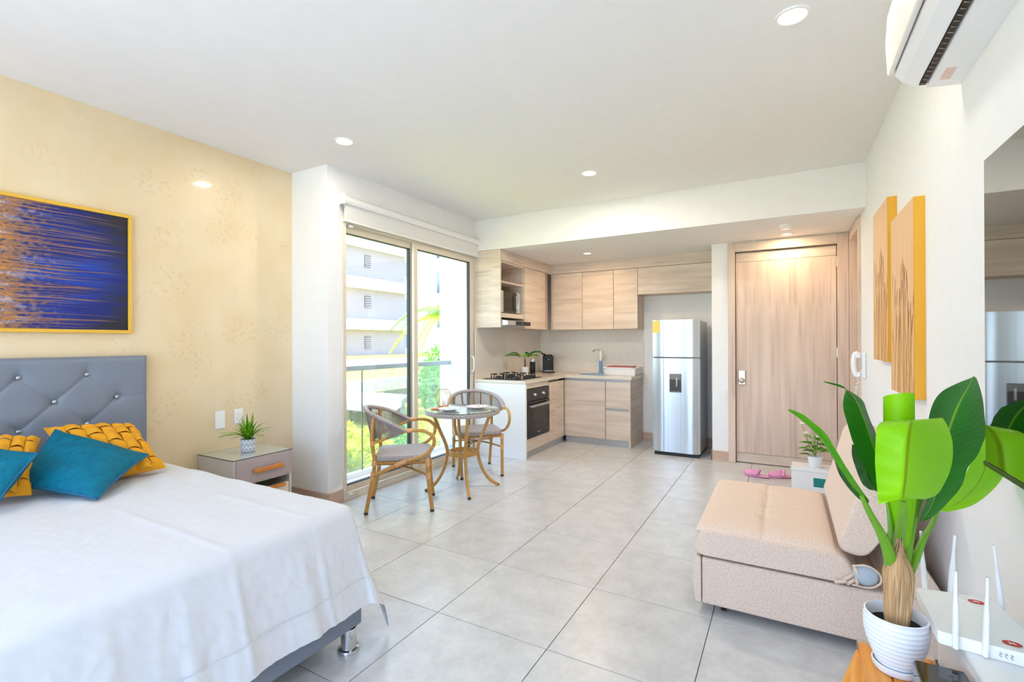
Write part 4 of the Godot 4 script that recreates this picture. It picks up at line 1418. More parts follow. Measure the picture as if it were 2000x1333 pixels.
# ---------------------------------------------------------------- dining corner
func chair(label: String, at: Vector3, turn: float):
	var t = thing("bistro_chair", label, "chair", at, turn, "bistro chairs at the round table")
	# seat
	var poly := PackedVector2Array([Vector2(-0.225, 0.20), Vector2(0.225, 0.20), Vector2(0.235, -0.05), Vector2(0.215, -0.235), Vector2(-0.215, -0.235), Vector2(-0.235, -0.05)])
	part(t, "seat", soft_prism(poly, Vector3(0, 0.415, 0), Vector3.RIGHT, Vector3.BACK, Vector3(0, 0.042, 0), 0.014, 0.07, 3), M.wicker)
	var fr := [Vector3(-0.21, 0.402, 0.19), Vector3(-0.215, 0.402, -0.215), Vector3(0.215, 0.402, -0.215), Vector3(0.21, 0.402, 0.19), Vector3(-0.21, 0.402, 0.19)]
	part(t, "seat_frame", mb().sweep(fr, 0.013, 10), M.bamboo)
	var R := func(s: float) -> Vector3:                 # top rim of the curved back
		var a := s * 1.78
		return Vector3(0.285 * sin(a), 0.815 - 0.155 * s * s, 0.01 + 0.285 * cos(a))
	var Lw := func(s: float) -> Vector3:                # lower edge
		var a := s * 1.78
		var k := pow(absf(s), 1.6)
		return Vector3(lerpf(0.235, 0.28, k) * sin(a), lerpf(0.535, 0.655, k), 0.01 + lerpf(0.225, 0.28, k) * cos(a))
	for s in [-1.0, 1.0]:
		# front leg, rear leg that goes on as back post
		var fl = part(t, "leg", mb().sweep(curve([Vector3(0.205 * s, 0.012, -0.25), Vector3(0.212 * s, 0.25, -0.222), Vector3(0.215 * s, 0.42, -0.212)], 5), 0.0155, 12), M.bamboo)
		part(fl, "foot_cap", mb().lathe([Vector2(0.0, 0.0), Vector2(0.0155, 0.0), Vector2(0.017, 0.02)], 12, Vector3(0.205 * s, 0, -0.25)), M.rubber)
		for w in [[Vector3(0.213 * s, 0.365, -0.217), Vector3(0.215 * s, 0.425, -0.212)], [Vector3(0.211 * s, 0.265, -0.224), Vector3(0.2125 * s, 0.315, -0.219)]]:
			part(fl, "joint_wrap", mb().rod(w[0], w[1], 0.0185, 12), M.bamboo_wrap)
		var rl = part(t, "leg", mb().sweep(curve([Vector3(0.20 * s, 0.012, 0.262), Vector3(0.205 * s, 0.2, 0.225), Vector3(0.208 * s, 0.40, 0.195), Vector3(0.212 * s, 0.60, 0.215), R.call(0.44 * s) + Vector3(0, -0.01, -0.012)], 6), 0.0155, 12), M.bamboo)
		part(rl, "foot_cap", mb().lathe([Vector2(0.0, 0.0), Vector2(0.0155, 0.0), Vector2(0.017, 0.02)], 12, Vector3(0.20 * s, 0, 0.262)), M.rubber)
		for w in [[Vector3(0.205 * s, 0.27, 0.216), Vector3(0.207 * s, 0.33, 0.205)], [Vector3(0.208 * s, 0.385, 0.197), Vector3(0.208 * s, 0.425, 0.197)], [Vector3(0.21 * s, 0.545, 0.209), Vector3(0.211 * s, 0.575, 0.212)]]:
			part(rl, "joint_wrap", mb().rod(w[0], w[1], 0.0188, 12), M.bamboo_wrap)
		var e: Vector3 = R.call(s)
		var arm := [e + Vector3(0, 0, 0.03), e + Vector3(0.0, 0.004, -0.06), e + Vector3(0.002 * s, -0.006, -0.15), e + Vector3(0.0, -0.06, -0.215), e + Vector3(-0.005 * s, -0.135, -0.205), e + Vector3(-0.025 * s, -0.205, -0.13), Vector3(0.238 * s, 0.405, -0.015), Vector3(0.218 * s, 0.32, 0.17), Vector3(0.21 * s, 0.305, 0.205)]
		var ar = part(t, "arm", mb().sweep(curve(arm, 6), 0.0145, 12), M.bamboo)
		part(ar, "joint_wrap", mb().rod(e + Vector3(0, 0.002, 0.0), e + Vector3(0, 0.004, -0.05), 0.0165, 12), M.bamboo_wrap)
		part(ar, "joint_wrap", mb().rod(Vector3(0.242 * s, 0.42, -0.045), Vector3(0.234 * s, 0.385, 0.03), 0.0175, 12), M.bamboo_wrap)
		part(t, "back_strut", mb().sweep([e + Vector3(0, -0.004, 0.0), Vector3(0.214 * s, 0.56, 0.205)], 0.011, 10), M.bamboo)
		# curved crossing stretchers
		part(t, "stretcher", mb().sweep(curve([Vector3(0.207 * s, 0.29, 0.212), Vector3(0.07 * s, 0.318, 0.07), Vector3(-0.07 * s, 0.318, -0.07), Vector3(-0.211 * s, 0.29, -0.22)], 6), 0.009, 8), M.bamboo)
	part(t, "stretcher_wrap", mb().ball(Vector3(0, 0.318, 0), Vector3(0.022, 0.016, 0.022), 12, 8), M.bamboo_wrap)
	# woven back: real strands between rim and lower edge
	var rim := []
	var low := []
	for k in 41:
		rim.append(R.call(k / 20.0 - 1.0))
		low.append(Lw.call(k / 20.0 - 1.0))
	part(t, "back_rim", mb().sweep(rim, 0.021, 10, true, 0.75), M.wicker)
	part(t, "back_edge", mb().sweep(low, 0.009, 8), M.wicker_strand_dark)
	var wv := mb()
	var rows_n := 24
	for r in range(1, rows_n):
		var f := float(r) / rows_n
		var pts := []
		for k in 45:
			var s := (k / 22.0 - 1.0) * 0.97
			var p: Vector3 = R.call(s).lerp(Lw.call(s), f)
			var outw := Vector3(p.x, 0, p.z - 0.01).normalized()
			pts.append(p + outw * (0.0022 if (k + r) % 2 == 0 else -0.0022))
		wv.sweep(pts, 0.0038, 4, false, 0.5)
	part(t, "woven_back", wv, M.wicker_strand).set_meta("kind", "stuff")
	wv = mb()
	for k in 64:
		var s := (k / 31.5 - 1.0) * 0.96
		wv.sweep([R.call(s), R.call(s).lerp(Lw.call(s), 0.5), Lw.call(s)], 0.0034, 4, false, 0.5)
	for s in [-0.22, 0.22]:
		wv.sweep([R.call(s), Lw.call(s)], 0.010, 6)
	part(t, "woven_warp", wv, M.wicker_strand_dark).set_meta("kind", "stuff")
	return t

func dining() -> void:
	var c := Vector3(-2.59, 0, -3.655)
	var t = thing("bistro_table", "round wicker bistro table with a glass top and curved bamboo legs", "table", c)
	part(t, "tabletop", mb().lathe([Vector2(0.0, 0.690), Vector2(0.325, 0.690), Vector2(0.342, 0.697), Vector2(0.345, 0.712), Vector2(0.340, 0.726), Vector2(0.0, 0.727)], 64), M.wicker)
	part(t, "glass_disc", mb().lathe([Vector2(0.0, 0.728), Vector2(0.335, 0.728), Vector2(0.335, 0.735), Vector2(0.0, 0.735)], 64), M.glass_top)
	part(t, "glass_rim", mb().lathe([Vector2(0.335, 0.729), Vector2(0.3365, 0.731), Vector2(0.335, 0.734)], 64), M.glass_edge)
	for k in 4:
		var a := PI / 4 + k * PI / 2
		var d := Vector3(cos(a), 0, sin(a))
		var lg = part(t, "leg", mb().sweep(curve([d * 0.265 + Vector3(0, 0.69, 0), d * 0.215 + Vector3(0, 0.56, 0), d * 0.15 + Vector3(0, 0.40, 0), d * 0.145 + Vector3(0, 0.30, 0), d * 0.185 + Vector3(0, 0.17, 0), d * 0.25 + Vector3(0, 0.07, 0), d * 0.332 + Vector3(0, 0.012, 0)], 6), 0.0155, 12), M.bamboo)
		part(lg, "foot_cap", mb().ball(d * 0.335 + Vector3(0, 0.013, 0), Vector3(0.014, 0.013, 0.014), 10, 6), M.rubber)
	part(t, "ring", mb().lathe([Vector2(0.115, 0.315), Vector2(0.135, 0.315), Vector2(0.135, 0.355), Vector2(0.115, 0.355), Vector2(0.115, 0.315)], 40), M.bamboo)
	for q in [[Vector3(0.105, 0.737, -0.085), "plate_pink", "white plate with a pink floral napkin on the round table", 0.105], [Vector3(-0.035, 0.737, 0.155), "plate_blue", "white plate with a blue patterned napkin at the table's window edge", 0.10]]:
		t = thing("dinner_plate", q[2], "plate", c + q[0], 0.0, "plates on the round table")
		var r: float = q[3]
		part(t, "dish", mb().lathe([Vector2(0.0, 0.0), Vector2(r * 0.55, 0.0), Vector2(r * 0.62, 0.004), Vector2(r, 0.017), Vector2(r, 0.020), Vector2(r * 0.62, 0.009), Vector2(0.0, 0.008)], 40), M.porcelain)
		var nap := []
		for i in 13:
			var row := []
			for j in 13:
				var u := i / 6.0 - 1.0
				var v := j / 6.0 - 1.0
				row.append(Vector3(u * r * 0.72, 0.013 + 0.010 * (1 - u * u) * (1 - v * v) + 0.005 * sin(u * 6.0 + v * 3.0), v * r * 0.66))
			nap.append(row)
		part(t, "napkin", mb().grid(nap), M[q[1]])
	t = thing("wire_lantern", "gold wire candle lantern with a wooden base on the round table", "lantern", c + Vector3(-0.205, 0.735, 0.02))
	part(t, "base", mb().lathe([Vector2(0.0, 0.0), Vector2(0.05, 0.0), Vector2(0.052, 0.004), Vector2(0.05, 0.016), Vector2(0.0, 0.017)], 32), M.wood_orange)
	for k in 18:
		var a := TAU * k / 18
		var d := Vector3(cos(a), 0, sin(a))
		part(t, "wire", mb().sweep(curve([d * 0.042 + Vector3(0, 0.014, 0), d * 0.066 + Vector3(0, 0.055, 0), d * 0.072 + Vector3(0, 0.10, 0), d * 0.058 + Vector3(0, 0.155, 0), d * 0.040 + Vector3(0, 0.172, 0)], 4), 0.0016, 5), M.brass_wire)
	part(t, "top_ring", mb().lathe([Vector2(0.038, 0.170), Vector2(0.042, 0.172), Vector2(0.038, 0.174), Vector2(0.036, 0.172), Vector2(0.038, 0.170)], 28), M.brass_wire)
	part(t, "candle", mb().lathe([Vector2(0.0, 0.065), Vector2(0.018, 0.064), Vector2(0.019, 0.017)], 20), M.petal)
	t = thing("wooden_coaster", "thin wooden trinket dish beside the wire lantern", "coaster", c + Vector3(-0.205, 0.735, 0.135))
	part(t, "dish", mb().lathe([Vector2(0.0, 0.0), Vector2(0.042, 0.0), Vector2(0.046, 0.006), Vector2(0.043, 0.009), Vector2(0.0, 0.006)], 28), M.wood_orange)
	chair("grey-brown wicker armchair beside the sliding window, turned side-on to the table", Vector3(-2.776, 0, -3.05), deg_to_rad(-52.3))
	chair("grey-brown wicker armchair between the round table and the white kitchen end panel", Vector3(-2.80, 0, -4.205), deg_to_rad(-134.0))

# ---------------------------------------------------------------- sofa
func sofa() -> void:
	var zn := -2.555
	var zf := -3.53
	var t = thing("sofa_bed", "beige linen single sofa bed with a torn corner at the hinge", "sofa", Vector3(0.09, 0, -3.04))
	var o := Vector3(-0.09, 0, 3.04)
	part(t, "base", mb().bx(o.x - 0.365, o.x + 0.555, 0.045, 0.276, o.z + zn - 0.004, o.z + zf, 0.008), M.linen)
	part(t, "front_panel", soft_prism(PackedVector2Array([Vector2(-0.395, 0.05), Vector2(-0.367, 0.045), Vector2(-0.367, 0.28), Vector2(-0.40, 0.28), Vector2(-0.408, 0.16)]), o + Vector3(0, 0, zn), Vector3.RIGHT, Vector3.UP, Vector3(0, 0, zf - zn), 0.006, 0.015, 3), M.linen)
	# seat cushion with a seam and dimples
	part(t, "seat_cushion", soft_prism(PackedVector2Array([Vector2(-0.405, 0.285), Vector2(0.30, 0.285), Vector2(0.24, 0.39), Vector2(0.205, 0.412), Vector2(-0.385, 0.414)]), o + Vector3(0, 0, zn + 0.004), Vector3.RIGHT, Vector3.UP, Vector3(0, 0, zf - zn - 0.008), 0.03, 0.04, 6), M.linen)
	var rows := []
	for r in 71:
		var row := []
		for k in 61:
			var z := lerpf(zn - 0.008, zf + 0.008, r / 70.0)
			var x := lerpf(-0.394, 0.205, k / 60.0)
			var u := k / 30.0 - 1.0
			var v := r / 35.0 - 1.0
			var h := 0.042 * pow(maxf(0.0, 1 - pow(u, 8)), 0.5) * pow(maxf(0.0, 1 - pow(v, 8)), 0.5)
			h -= 0.010 * exp(-absf(x + 0.095) / 0.008)
			h -= 0.005 * exp(-absf(z + 3.04) / 0.008)
			for dz in [-2.83, -3.04, -3.27]:
				h -= 0.020 * exp(-pow(Vector2(x + 0.095, z - dz).length() / 0.035, 1.2))
			row.append(o + Vector3(x, 0.405 + maxf(h, -0.002), z))
		rows.append(row)
	part(t, "seat_top", mb().grid(rows), M.linen)
	part(t, "backrest", soft_prism(PackedVector2Array([Vector2(0.195, 0.425), Vector2(0.300, 0.405), Vector2(0.435, 0.62), Vector2(0.50, 0.80), Vector2(0.46, 0.855), Vector2(0.315, 0.86), Vector2(0.265, 0.67)]), o + Vector3(0, 0, zn), Vector3.RIGHT, Vector3.UP, Vector3(0, 0, zf - zn), 0.022, 0.045, 8), M.linen)
	part(t, "back_frame", mb().prism(PackedVector2Array([Vector2(0.36, 0.277), Vector2(0.56, 0.277), Vector2(0.56, 0.31), Vector2(0.46, 0.47), Vector2(0.41, 0.47)]), o + Vector3(0, 0, zn - 0.02), Vector3.RIGHT, Vector3.UP, Vector3(0, 0, zf - zn + 0.02)), M.linen)
	# torn hinge corner
	part(t, "hinge_foam", mb().ball(o + Vector3(0.298, 0.342, zn + 0.002), Vector3(0.048, 0.044, 0.026), 18, 12), M.foam, "grey foam showing through the torn hinge corner")
	part(t, "torn_cover", mb().sweep(curve([o + Vector3(0.252, 0.375, zn + 0.012), o + Vector3(0.30, 0.392, zn + 0.026), o + Vector3(0.344, 0.365, zn + 0.018), o + Vector3(0.348, 0.325, zn + 0.016), o + Vector3(0.31, 0.298, zn + 0.02), o + Vector3(0.25, 0.295, zn + 0.012)], 5), 0.0045, 6), M.linen)
	var cr := mb()
	for q in [[0.215, 0.30, 0.255, 0.335], [0.235, 0.292, 0.262, 0.318], [0.258, 0.372, 0.275, 0.33], [0.265, 0.33, 0.268, 0.295], [0.19, 0.29, 0.24, 0.30]]:
		cr.sweep(curve([o + Vector3(q[0], q[1], zn + 0.006), o + Vector3((q[0] + q[2]) * 0.5, (q[1] + q[3]) * 0.5 + 0.008, zn + 0.022), o + Vector3(q[2], q[3], zn + 0.006)], 4), 0.008, 6)
	part(t, "torn_fold", cr, M.linen)
	for q in [[-0.27, -2.63], [-0.27, -3.45], [0.42, -2.63], [0.42, -3.45]]:
		part(t, "caster", mb().rod(o + Vector3(q[0] - 0.012, 0.022, q[1]), o + Vector3(q[0] + 0.012, 0.022, q[1]), 0.022, 14).bx(o.x + q[0] - 0.016, o.x + q[0] + 0.016, 0.026, 0.046, o.z + q[1] - 0.016, o.z + q[1] + 0.016), M.black_plastic)
	# things on the floor behind the sofa
	var k := 0
	for q in [[Vector3(-0.245, 0, -5.39), 1.35], [Vector3(-0.035, 0, -5.46), 1.95]]:
		t = thing("slipper", ["pink fluffy slipper lying beside the entrance door", "pink fluffy slipper next to the white box"][k], "slipper", q[0], q[1], "pink slippers by the door")
		k += 1
		part(t, "sole", mb().ball(Vector3(0, 0.012, 0), Vector3(0.046, 0.012, 0.125), 20, 8), M.pink_foam)
		part(t, "upper", mb().ball(Vector3(0, 0.026, -0.045), Vector3(0.05, 0.04, 0.075), 20, 10), M.pink_foam)
		part(t, "fur_collar", mb().sweep(curve([Vector3(-0.044, 0.026, 0.0), Vector3(-0.03, 0.056, 0.016), Vector3(0, 0.066, 0.02), Vector3(0.03, 0.056, 0.016), Vector3(0.044, 0.026, 0.0)], 4), 0.014, 8), M.pink_foam)
	t = thing("storage_box", "white storage box with a teal label behind the sofa", "box", Vector3(0.30, 0, -5.18), -0.05)
	part(t, "carton", mb().bx(-0.245, 0.245, 0.0, 0.185, -0.12, 0.12, 0.004), M.white_plastic)
	part(t, "lid", mb().bx(-0.25, 0.25, 0.175, 0.205, -0.125, 0.125, 0.005), M.white_plastic)
	part(t, "print_label", mb().bx(-0.075, 0.02, 0.05, 0.13, 0.12, 0.1215), M.teal_print, "teal printed label")
	t = thing("flowering_plant", "small flowering plant with white blossoms standing on the storage box", "potted plant", Vector3(0.235, 0.205, -5.16))
	part(t, "pot", mb().lathe([Vector2(0.0, 0.0), Vector2(0.045, 0.0), Vector2(0.06, 0.10), Vector2(0.055, 0.10), Vector2(0.0, 0.09)], 24), M.pot_white)
	var rng := RandomNumberGenerator.new()
	rng.seed = 4
	for j in 26:
		var a := rng.randf_range(0, TAU)
		simple_leaf(t, Vector3(0, rng.randf_range(0.09, 0.24), 0), a, rng.randf_range(0.07, 0.14), rng.randf_range(0.0, 0.06), 0.025, M.bush_green if j % 2 == 0 else M.leaf_mid)
	for j in 7:
		var e := Vector3(rng.randf_range(-0.12, 0.08), rng.randf_range(0.25, 0.40), rng.randf_range(-0.05, 0.06))
		var stm = part(t, "flower_stem", mb().sweep(curve([Vector3(0, 0.10, 0), e * 0.6, e], 4), 0.0025, 5), M.petiole)
		for p in 5:
			var d := Vector3(cos(p * TAU / 5), 0.3, sin(p * TAU / 5))
			part(stm, "petal", mb().ball(e + d * 0.011, Vector3(0.011, 0.006, 0.011), 8, 5), M.petal)

# ---------------------------------------------------------------- right wall
func right_wall_things() -> void:
	var X := 0.585
	for q in [[-2.967, -3.535, 1.066, 2.042, "tall wheat-print wall panel nearer the television", 0.043], [-3.62, -4.15, 1.222, 2.212, "tall wheat-print wall panel nearer the entrance door", 0.046]]:
		var z0: float = q[0]
		var z1: float = q[1]
		var t = thing("wall_panel", q[4], "picture", Vector3(X, q[2], (z0 + z1) * 0.5), 0.0, "wheat prints on the right wall")
		var hz := (z0 - z1) * 0.5
		var hh: float = q[3] - q[2]
		var dp: float = q[5]
		part(t, "edge", mb().bx(-dp, 0.0, 0.0, hh, hz, -hz, 0.001), M.picture_edge, "mustard yellow panel edge")
		var f := mb()
		f.quad(Vector3(-dp - 0.0008, 0.001, -hz + 0.001), Vector3(-dp - 0.0008, 0.001, hz - 0.001), Vector3(-dp - 0.0008, hh - 0.001, hz - 0.001), Vector3(-dp - 0.0008, hh - 0.001, -hz + 0.001))
		part(t, "print", f, M.wheat_print)
	# television on an arm
	var t = thing("television", "flat black television on a wall arm reflecting the kitchen", "television", Vector3(0.33, 1.114, -0.74))
	part(t, "casing", mb().bx(0.004, 0.034, 0.0, 0.581, 0.5, -0.5, 0.003), M.tv_bezel)
	part(t, "screen", mb().bx(0.0, 0.006, 0.008, 0.577, 0.496, -0.496, 0.001), M.tv_screen, "glossy black screen")
	part(t, "bottom_bezel", mb().bx(-0.002, 0.006, -0.001, 0.008, 0.5, -0.5, 0.001), M.black_plastic)
	part(t, "rear_housing", mb().bx(0.034, 0.075, 0.1, 0.45, 0.3, -0.3, 0.02), M.black_plastic)
	part(t, "wall_arm", mb().bx(0.07, 0.10, 0.2, 0.40, 0.15, -0.15).bx(0.09, 0.25, 0.27, 0.33, 0.04, -0.04).bx(0.235, 0.2545, 0.18, 0.42, 0.1, -0.1), M.black_plastic)
	# air conditioner
	t = thing("air_conditioner", "white split air conditioner high on the wall above the television", "air conditioner", Vector3(X, 2.32, -2.42))
	var prof := PackedVector2Array([Vector2(0.0, 0.0), Vector2(-0.10, 0.012), Vector2(-0.105, 0.03), Vector2(-0.125, 0.035), Vector2(-0.13, 0.022), Vector2(-0.175, 0.052), Vector2(-0.198, 0.085), Vector2(-0.20, 0.30), Vector2(-0.18, 0.40), Vector2(0.0, 0.40)])
	part(t, "housing", mb().prism(prof, Vector3.ZERO, Vector3.RIGHT, Vector3.UP, Vector3(0, 0, 0.86)), M.white_plastic)
	part(t, "front_panel", soft_prism(PackedVector2Array([Vector2(-0.202, 0.09), Vector2(-0.222, 0.086), Vector2(-0.229, 0.21), Vector2(-0.222, 0.33), Vector2(-0.19, 0.40), Vector2(-0.185, 0.39)]), Vector3(0, 0, -0.004), Vector3.RIGHT, Vector3.UP, Vector3(0, 0, 0.868), 0.006, 0.012, 3), M.warm_plastic)
	part(t, "outlet_slot", mb().box(Vector3(-0.1165, 0.024, 0.43), Vector3(0.020, 0.012, 0.83), 0.0, Basis(Vector3.BACK, -0.2)), M.black_plastic, "dark air outlet slot")
	for k in 26:
		part(t, "vane", mb().box(Vector3(-0.1165, 0.022, 0.03 + k * 0.032), Vector3(0.018, 0.012, 0.003), 0.0, Basis(Vector3.UP, 0.5)), M.grey_plastic)
	part(t, "end_cap", mb().prism(prof, Vector3(0, 0, -0.004), Vector3.RIGHT, Vector3.UP, Vector3(0, 0, 0.004)), M.white_plastic)
	part(t, "rating_sticker", mb().box(Vector3(-0.06, 0.0065, 0.10), Vector3(0.03, 0.001, 0.09), 0.0, Basis(Vector3.BACK, -0.12)), M.rating_paper)
	# intercom
	t = thing("wall_intercom", "white intercom handset hanging on the wall beside the side door", "intercom", Vector3(X, 1.04, -4.93))
	part(t, "base", mb().bx(-0.03, 0.0, 0.0, 0.215, 0.045, -0.045, 0.006), M.white_plastic)
	part(t, "handset", mb().sweep(curve([Vector3(-0.05, 0.205, -0.02), Vector3(-0.072, 0.19, -0.02), Vector3(-0.08, 0.11, -0.02), Vector3(-0.068, 0.035, -0.02), Vector3(-0.045, 0.015, -0.02)], 5), 0.020, 10), M.white_plastic)
	part(t, "ear_piece", mb().bx(-0.07, -0.03, 0.165, 0.212, 0.005, -0.045, 0.008).bx(-0.062, -0.03, 0.005, 0.05, 0.005, -0.045, 0.008), M.white_plastic)
	var cord := []
	for k in 90:
		var s := k / 89.0
		var a := k * 1.3
		cord.append(Vector3(-0.045 - 0.03 * sin(s * PI), 0.01 - 0.26 * sin(s * PI) * (1.0 - 0.3 * s), -0.02 - 0.02 * s) + Vector3(cos(a), 0.0, sin(a)) * 0.008)
	part(t, "coiled_cord", mb().sweep(cord, 0.0026, 5), M.white_plastic)
	for k in 5:
		part(t, "button", mb().bx(-0.033, -0.029, 0.075 + 0.018 * k, 0.084 + 0.018 * k, 0.03, 0.018), M.grey_plastic)

# ---------------------------------------------------------------- plant, console, router
# a leaf through rows of [left edge, midrib, right edge], smooth along and across
func leaf_rows(ctrl: Array, fold := 0.0, per := 7) -> MB:
	var ll := []
	var mm := []
	var rr := []
	for q in ctrl:
		ll.append(q[0]); mm.append(q[1]); rr.append(q[2])
	ll = curve(ll, per)
	mm = curve(mm, per)
	rr = curve(rr, per)
	var rows := []
	var uvs := []
	for k in mm.size():
		var row := []
		var uv := []
		var w: float = (ll[k] - rr[k]).length()
		var nn: Vector3 = EYE - mm[k]
		nn = nn.normalized()
		for j in 13:
			var s := j / 6.0 - 1.0
			var e: Vector3 = ll[k] if s < 0 else rr[k]
			var p: Vector3 = mm[k].lerp(e, absf(s))
			p += nn * (fold * w * sin(absf(s) * PI) + 0.002 * sin(k * 0.9 + s * 5.0) * absf(s))
			row.append(p)
			uv.append(Vector2(j / 12.0, float(k) / (mm.size() - 1)))
		rows.append(row)
		uvs.append(uv)
	return mb().grid(rows, uvs)

func P3(a: Array, dl: float, dm: float, dr: float) -> Array:      # [lu, lv, mu, mv, ru, rv]
	return [px(a[0], a[1], dl), px(a[2], a[3], dm), px(a[4], a[5], dr)]

func big_plant() -> void:
	var c := px(1750, 1290, 1.25)
	c.y = 0.5
	var t = thing("banana_plant", "large-leaved banana plant in a ribbed white pot on the wooden step stool", "potted plant", c)
	var o := -c
	var prof := [Vector2(0.0, 0.012), Vector2(0.040, 0.012)]
	for k in 40:
		var s := k / 39.0
		prof.append(Vector2(0.042 + 0.025 * sin(s * PI * 0.62) / sin(PI * 0.62) + 0.0011 * sin(s * TAU * 10.0), 0.016 + 0.122 * s))
	prof.append_array([Vector2(0.068, 0.142), Vector2(0.064, 0.144), Vector2(0.0615, 0.139), Vector2(0.059, 0.112), Vector2(0.0, 0.110)])
	part(t, "pot", mb().lathe(prof, 48), M.pot_white)
	part(t, "saucer", mb().lathe([Vector2(0.0, 0.0), Vector2(0.047, 0.0), Vector2(0.050, 0.004), Vector2(0.052, 0.018), Vector2(0.049, 0.019), Vector2(0.046, 0.008), Vector2(0.0, 0.006)], 48), M.pot_white)
	part(t, "soil", mb().disc(Vector3(0, 0.114, 0), Vector3.UP, 0.0595, 36), M.soil)
	# dry papery stem
	var rows := []
	for k in 21:
		var s := k / 20.0
		var cen := px(lerpf(1750, 1757, s), lerpf(1218, 1046, s), 1.25) + o
		var rd := 0.0235 + 0.0085 * sin(s * PI * 0.95)
		rd = lerpf(rd, 0.0035, smoothstep(0.52, 0.97, s))
		var row := []
		for j in 33:
			var a := TAU * j / 32
			row.append(cen + Vector3(cos(a), 0, sin(a)) * (rd * (1.0 + 0.10 * sin(a * 3.0 + s * 4.0)) + 0.0020 * sin(a * 9.0 + s * 11.0) + 0.0016 * sin(a * 17.0 - s * 9.0)))
		rows.append(row)
	part(t, "stem", mb().grid(rows, null, true), M.husk, "dry papery brown stem sheath")
	var add := func(called: String, pts: Array, r0: float, r1: float, m, flat := 0.7):
		var cv := curve(pts, 6)
		var rs := []
		for k in cv.size():
			cv[k] += o
			rs.append(lerpf(r0, r1, float(k) / (cv.size() - 1)))
		return part(t, called, mb().sweep(cv, rs, 10, true, flat), m)
	add.call("petiole", [px(1745, 1125, 1.265), px(1737, 1085, 1.25), px(1722, 1045, 1.24), px(1700, 1005, 1.22), px(1682, 968, 1.21)], 0.018, 0.005, M.petiole)
	add.call("petiole", [px(1752, 1115, 1.28), px(1742, 1060, 1.29), px(1737, 1000, 1.30), px(1725, 930, 1.32)], 0.012, 0.006, M.petiole)
	add.call("petiole", [px(1754, 1115, 1.275), px(1757, 1050, 1.255), px(1764, 1005, 1.19), px(1766, 980, 1.17)], 0.015, 0.006, M.petiole)
	add.call("petiole", [px(1768, 1140, 1.27), px(1786, 1098, 1.275), px(1805, 1050, 1.30), px(1822, 1020, 1.34), px(1842, 960, 1.38)], 0.013, 0.005, M.petiole)
	add.call("petiole", [px(1766, 1110, 1.27), px(1786, 1000, 1.31), px(1812, 930, 1.34), px(1846, 845, 1.34)], 0.013, 0.006, M.petiole)
	# rolled young leaf standing in the middle
	rows = []
	for k in 25:
		var s := k / 24.0
		var cen := px(1758 + 2.0 * sin(s * 5.0), lerpf(1085, 774, s), 1.30) + o
		var rd := lerpf(0.020, 0.036, smoothstep(0.0, 0.45, s))
		var row := []
		for j in 33:
			var a := TAU * 1.15 * j / 32 + 0.6
			row.append(cen + Vector3(cos(a), 0, sin(a)) * (rd * (1.0 - 0.12 * j / 32.0)) + Vector3(0, 0.012 * sin(a * 1.0 + 0.4) * smoothstep(0.85, 1.0, s), 0))
		rows.append(row)
	part(t, "rolled_leaf", mb().grid(rows), M.leaf_lime)
	var leaf := func(ctrl: Array, m, fold: float):
		var l := leaf_rows(ctrl, fold)
		for k in l.v.size():
			l.v[k] += o
		return part(t, "leaf", l, m)
	# drooping lime leaf in front
	leaf.call([
		P3([1716, 986, 1763, 974, 1806, 976], 1.185, 1.15, 1.19),
		P3([1714, 968, 1765, 960, 1828, 968], 1.18, 1.14, 1.195),
		P3([1712, 945, 1768, 935, 1842, 950], 1.18, 1.135, 1.20),
		P3([1709, 905, 1771, 895, 1858, 912], 1.18, 1.13, 1.20),
		P3([1710, 865, 1774, 860, 1861, 870], 1.18, 1.13, 1.20),
		P3([1713, 835, 1778, 835, 1853, 838], 1.185, 1.14, 1.20),
		P3([1722, 825, 1781, 822, 1843, 820], 1.20, 1.16, 1.21),
		P3([1735, 824, 1782, 822, 1838, 817], 1.23, 1.20, 1.235),
		P3([1748, 832, 1783, 830, 1825, 826], 1.25, 1.235, 1.25),
		P3([1775, 850, 1783, 850, 1792, 848], 1.265, 1.26, 1.262)], M.leaf_lime, 0.02)
	# dark leaf on the left, midrib rising to a curled tip
	leaf.call([
		P3([1712, 962, 1718, 955, 1722, 948], 1.30, 1.31, 1.32),
		P3([1703, 938, 1716, 915, 1722, 905], 1.285, 1.31, 1.335),
		P3([1682, 902, 1710, 885, 1718, 872], 1.27, 1.31, 1.345),
		P3([1665, 862, 1702, 860, 1710, 845], 1.265, 1.31, 1.35),
		P3([1655, 828, 1692, 830, 1700, 822], 1.27, 1.31, 1.35),
		P3([1647, 798, 1680, 798, 1692, 800], 1.275, 1.31, 1.35),
		P3([1648, 776, 1669, 778, 1685, 783], 1.28, 1.305, 1.34),
		P3([1652, 761, 1657, 764, 1666, 768], 1.29, 1.30, 1.315),
		P3([1640, 752, 1641, 755, 1642, 757], 1.285, 1.285, 1.288),
		P3([1609, 745, 1609, 746, 1609, 747], 1.275, 1.275, 1.276)], M.leaf_dark, 0.0)
	leaf.call([
		P3([1664, 868, 1690, 880, 1722, 900], 1.33, 1.33, 1.33),
		P3([1664, 890, 1688, 905, 1724, 925], 1.34, 1.33, 1.33),
		P3([1673, 920, 1692, 930, 1726, 945], 1.34, 1.33, 1.33),
		P3([1684, 945, 1702, 950, 1726, 955], 1.335, 1.33, 1.325),
		P3([1698, 957, 1710, 959, 1726, 960], 1.33, 1.33, 1.32)], M.leaf_back, 0.0)
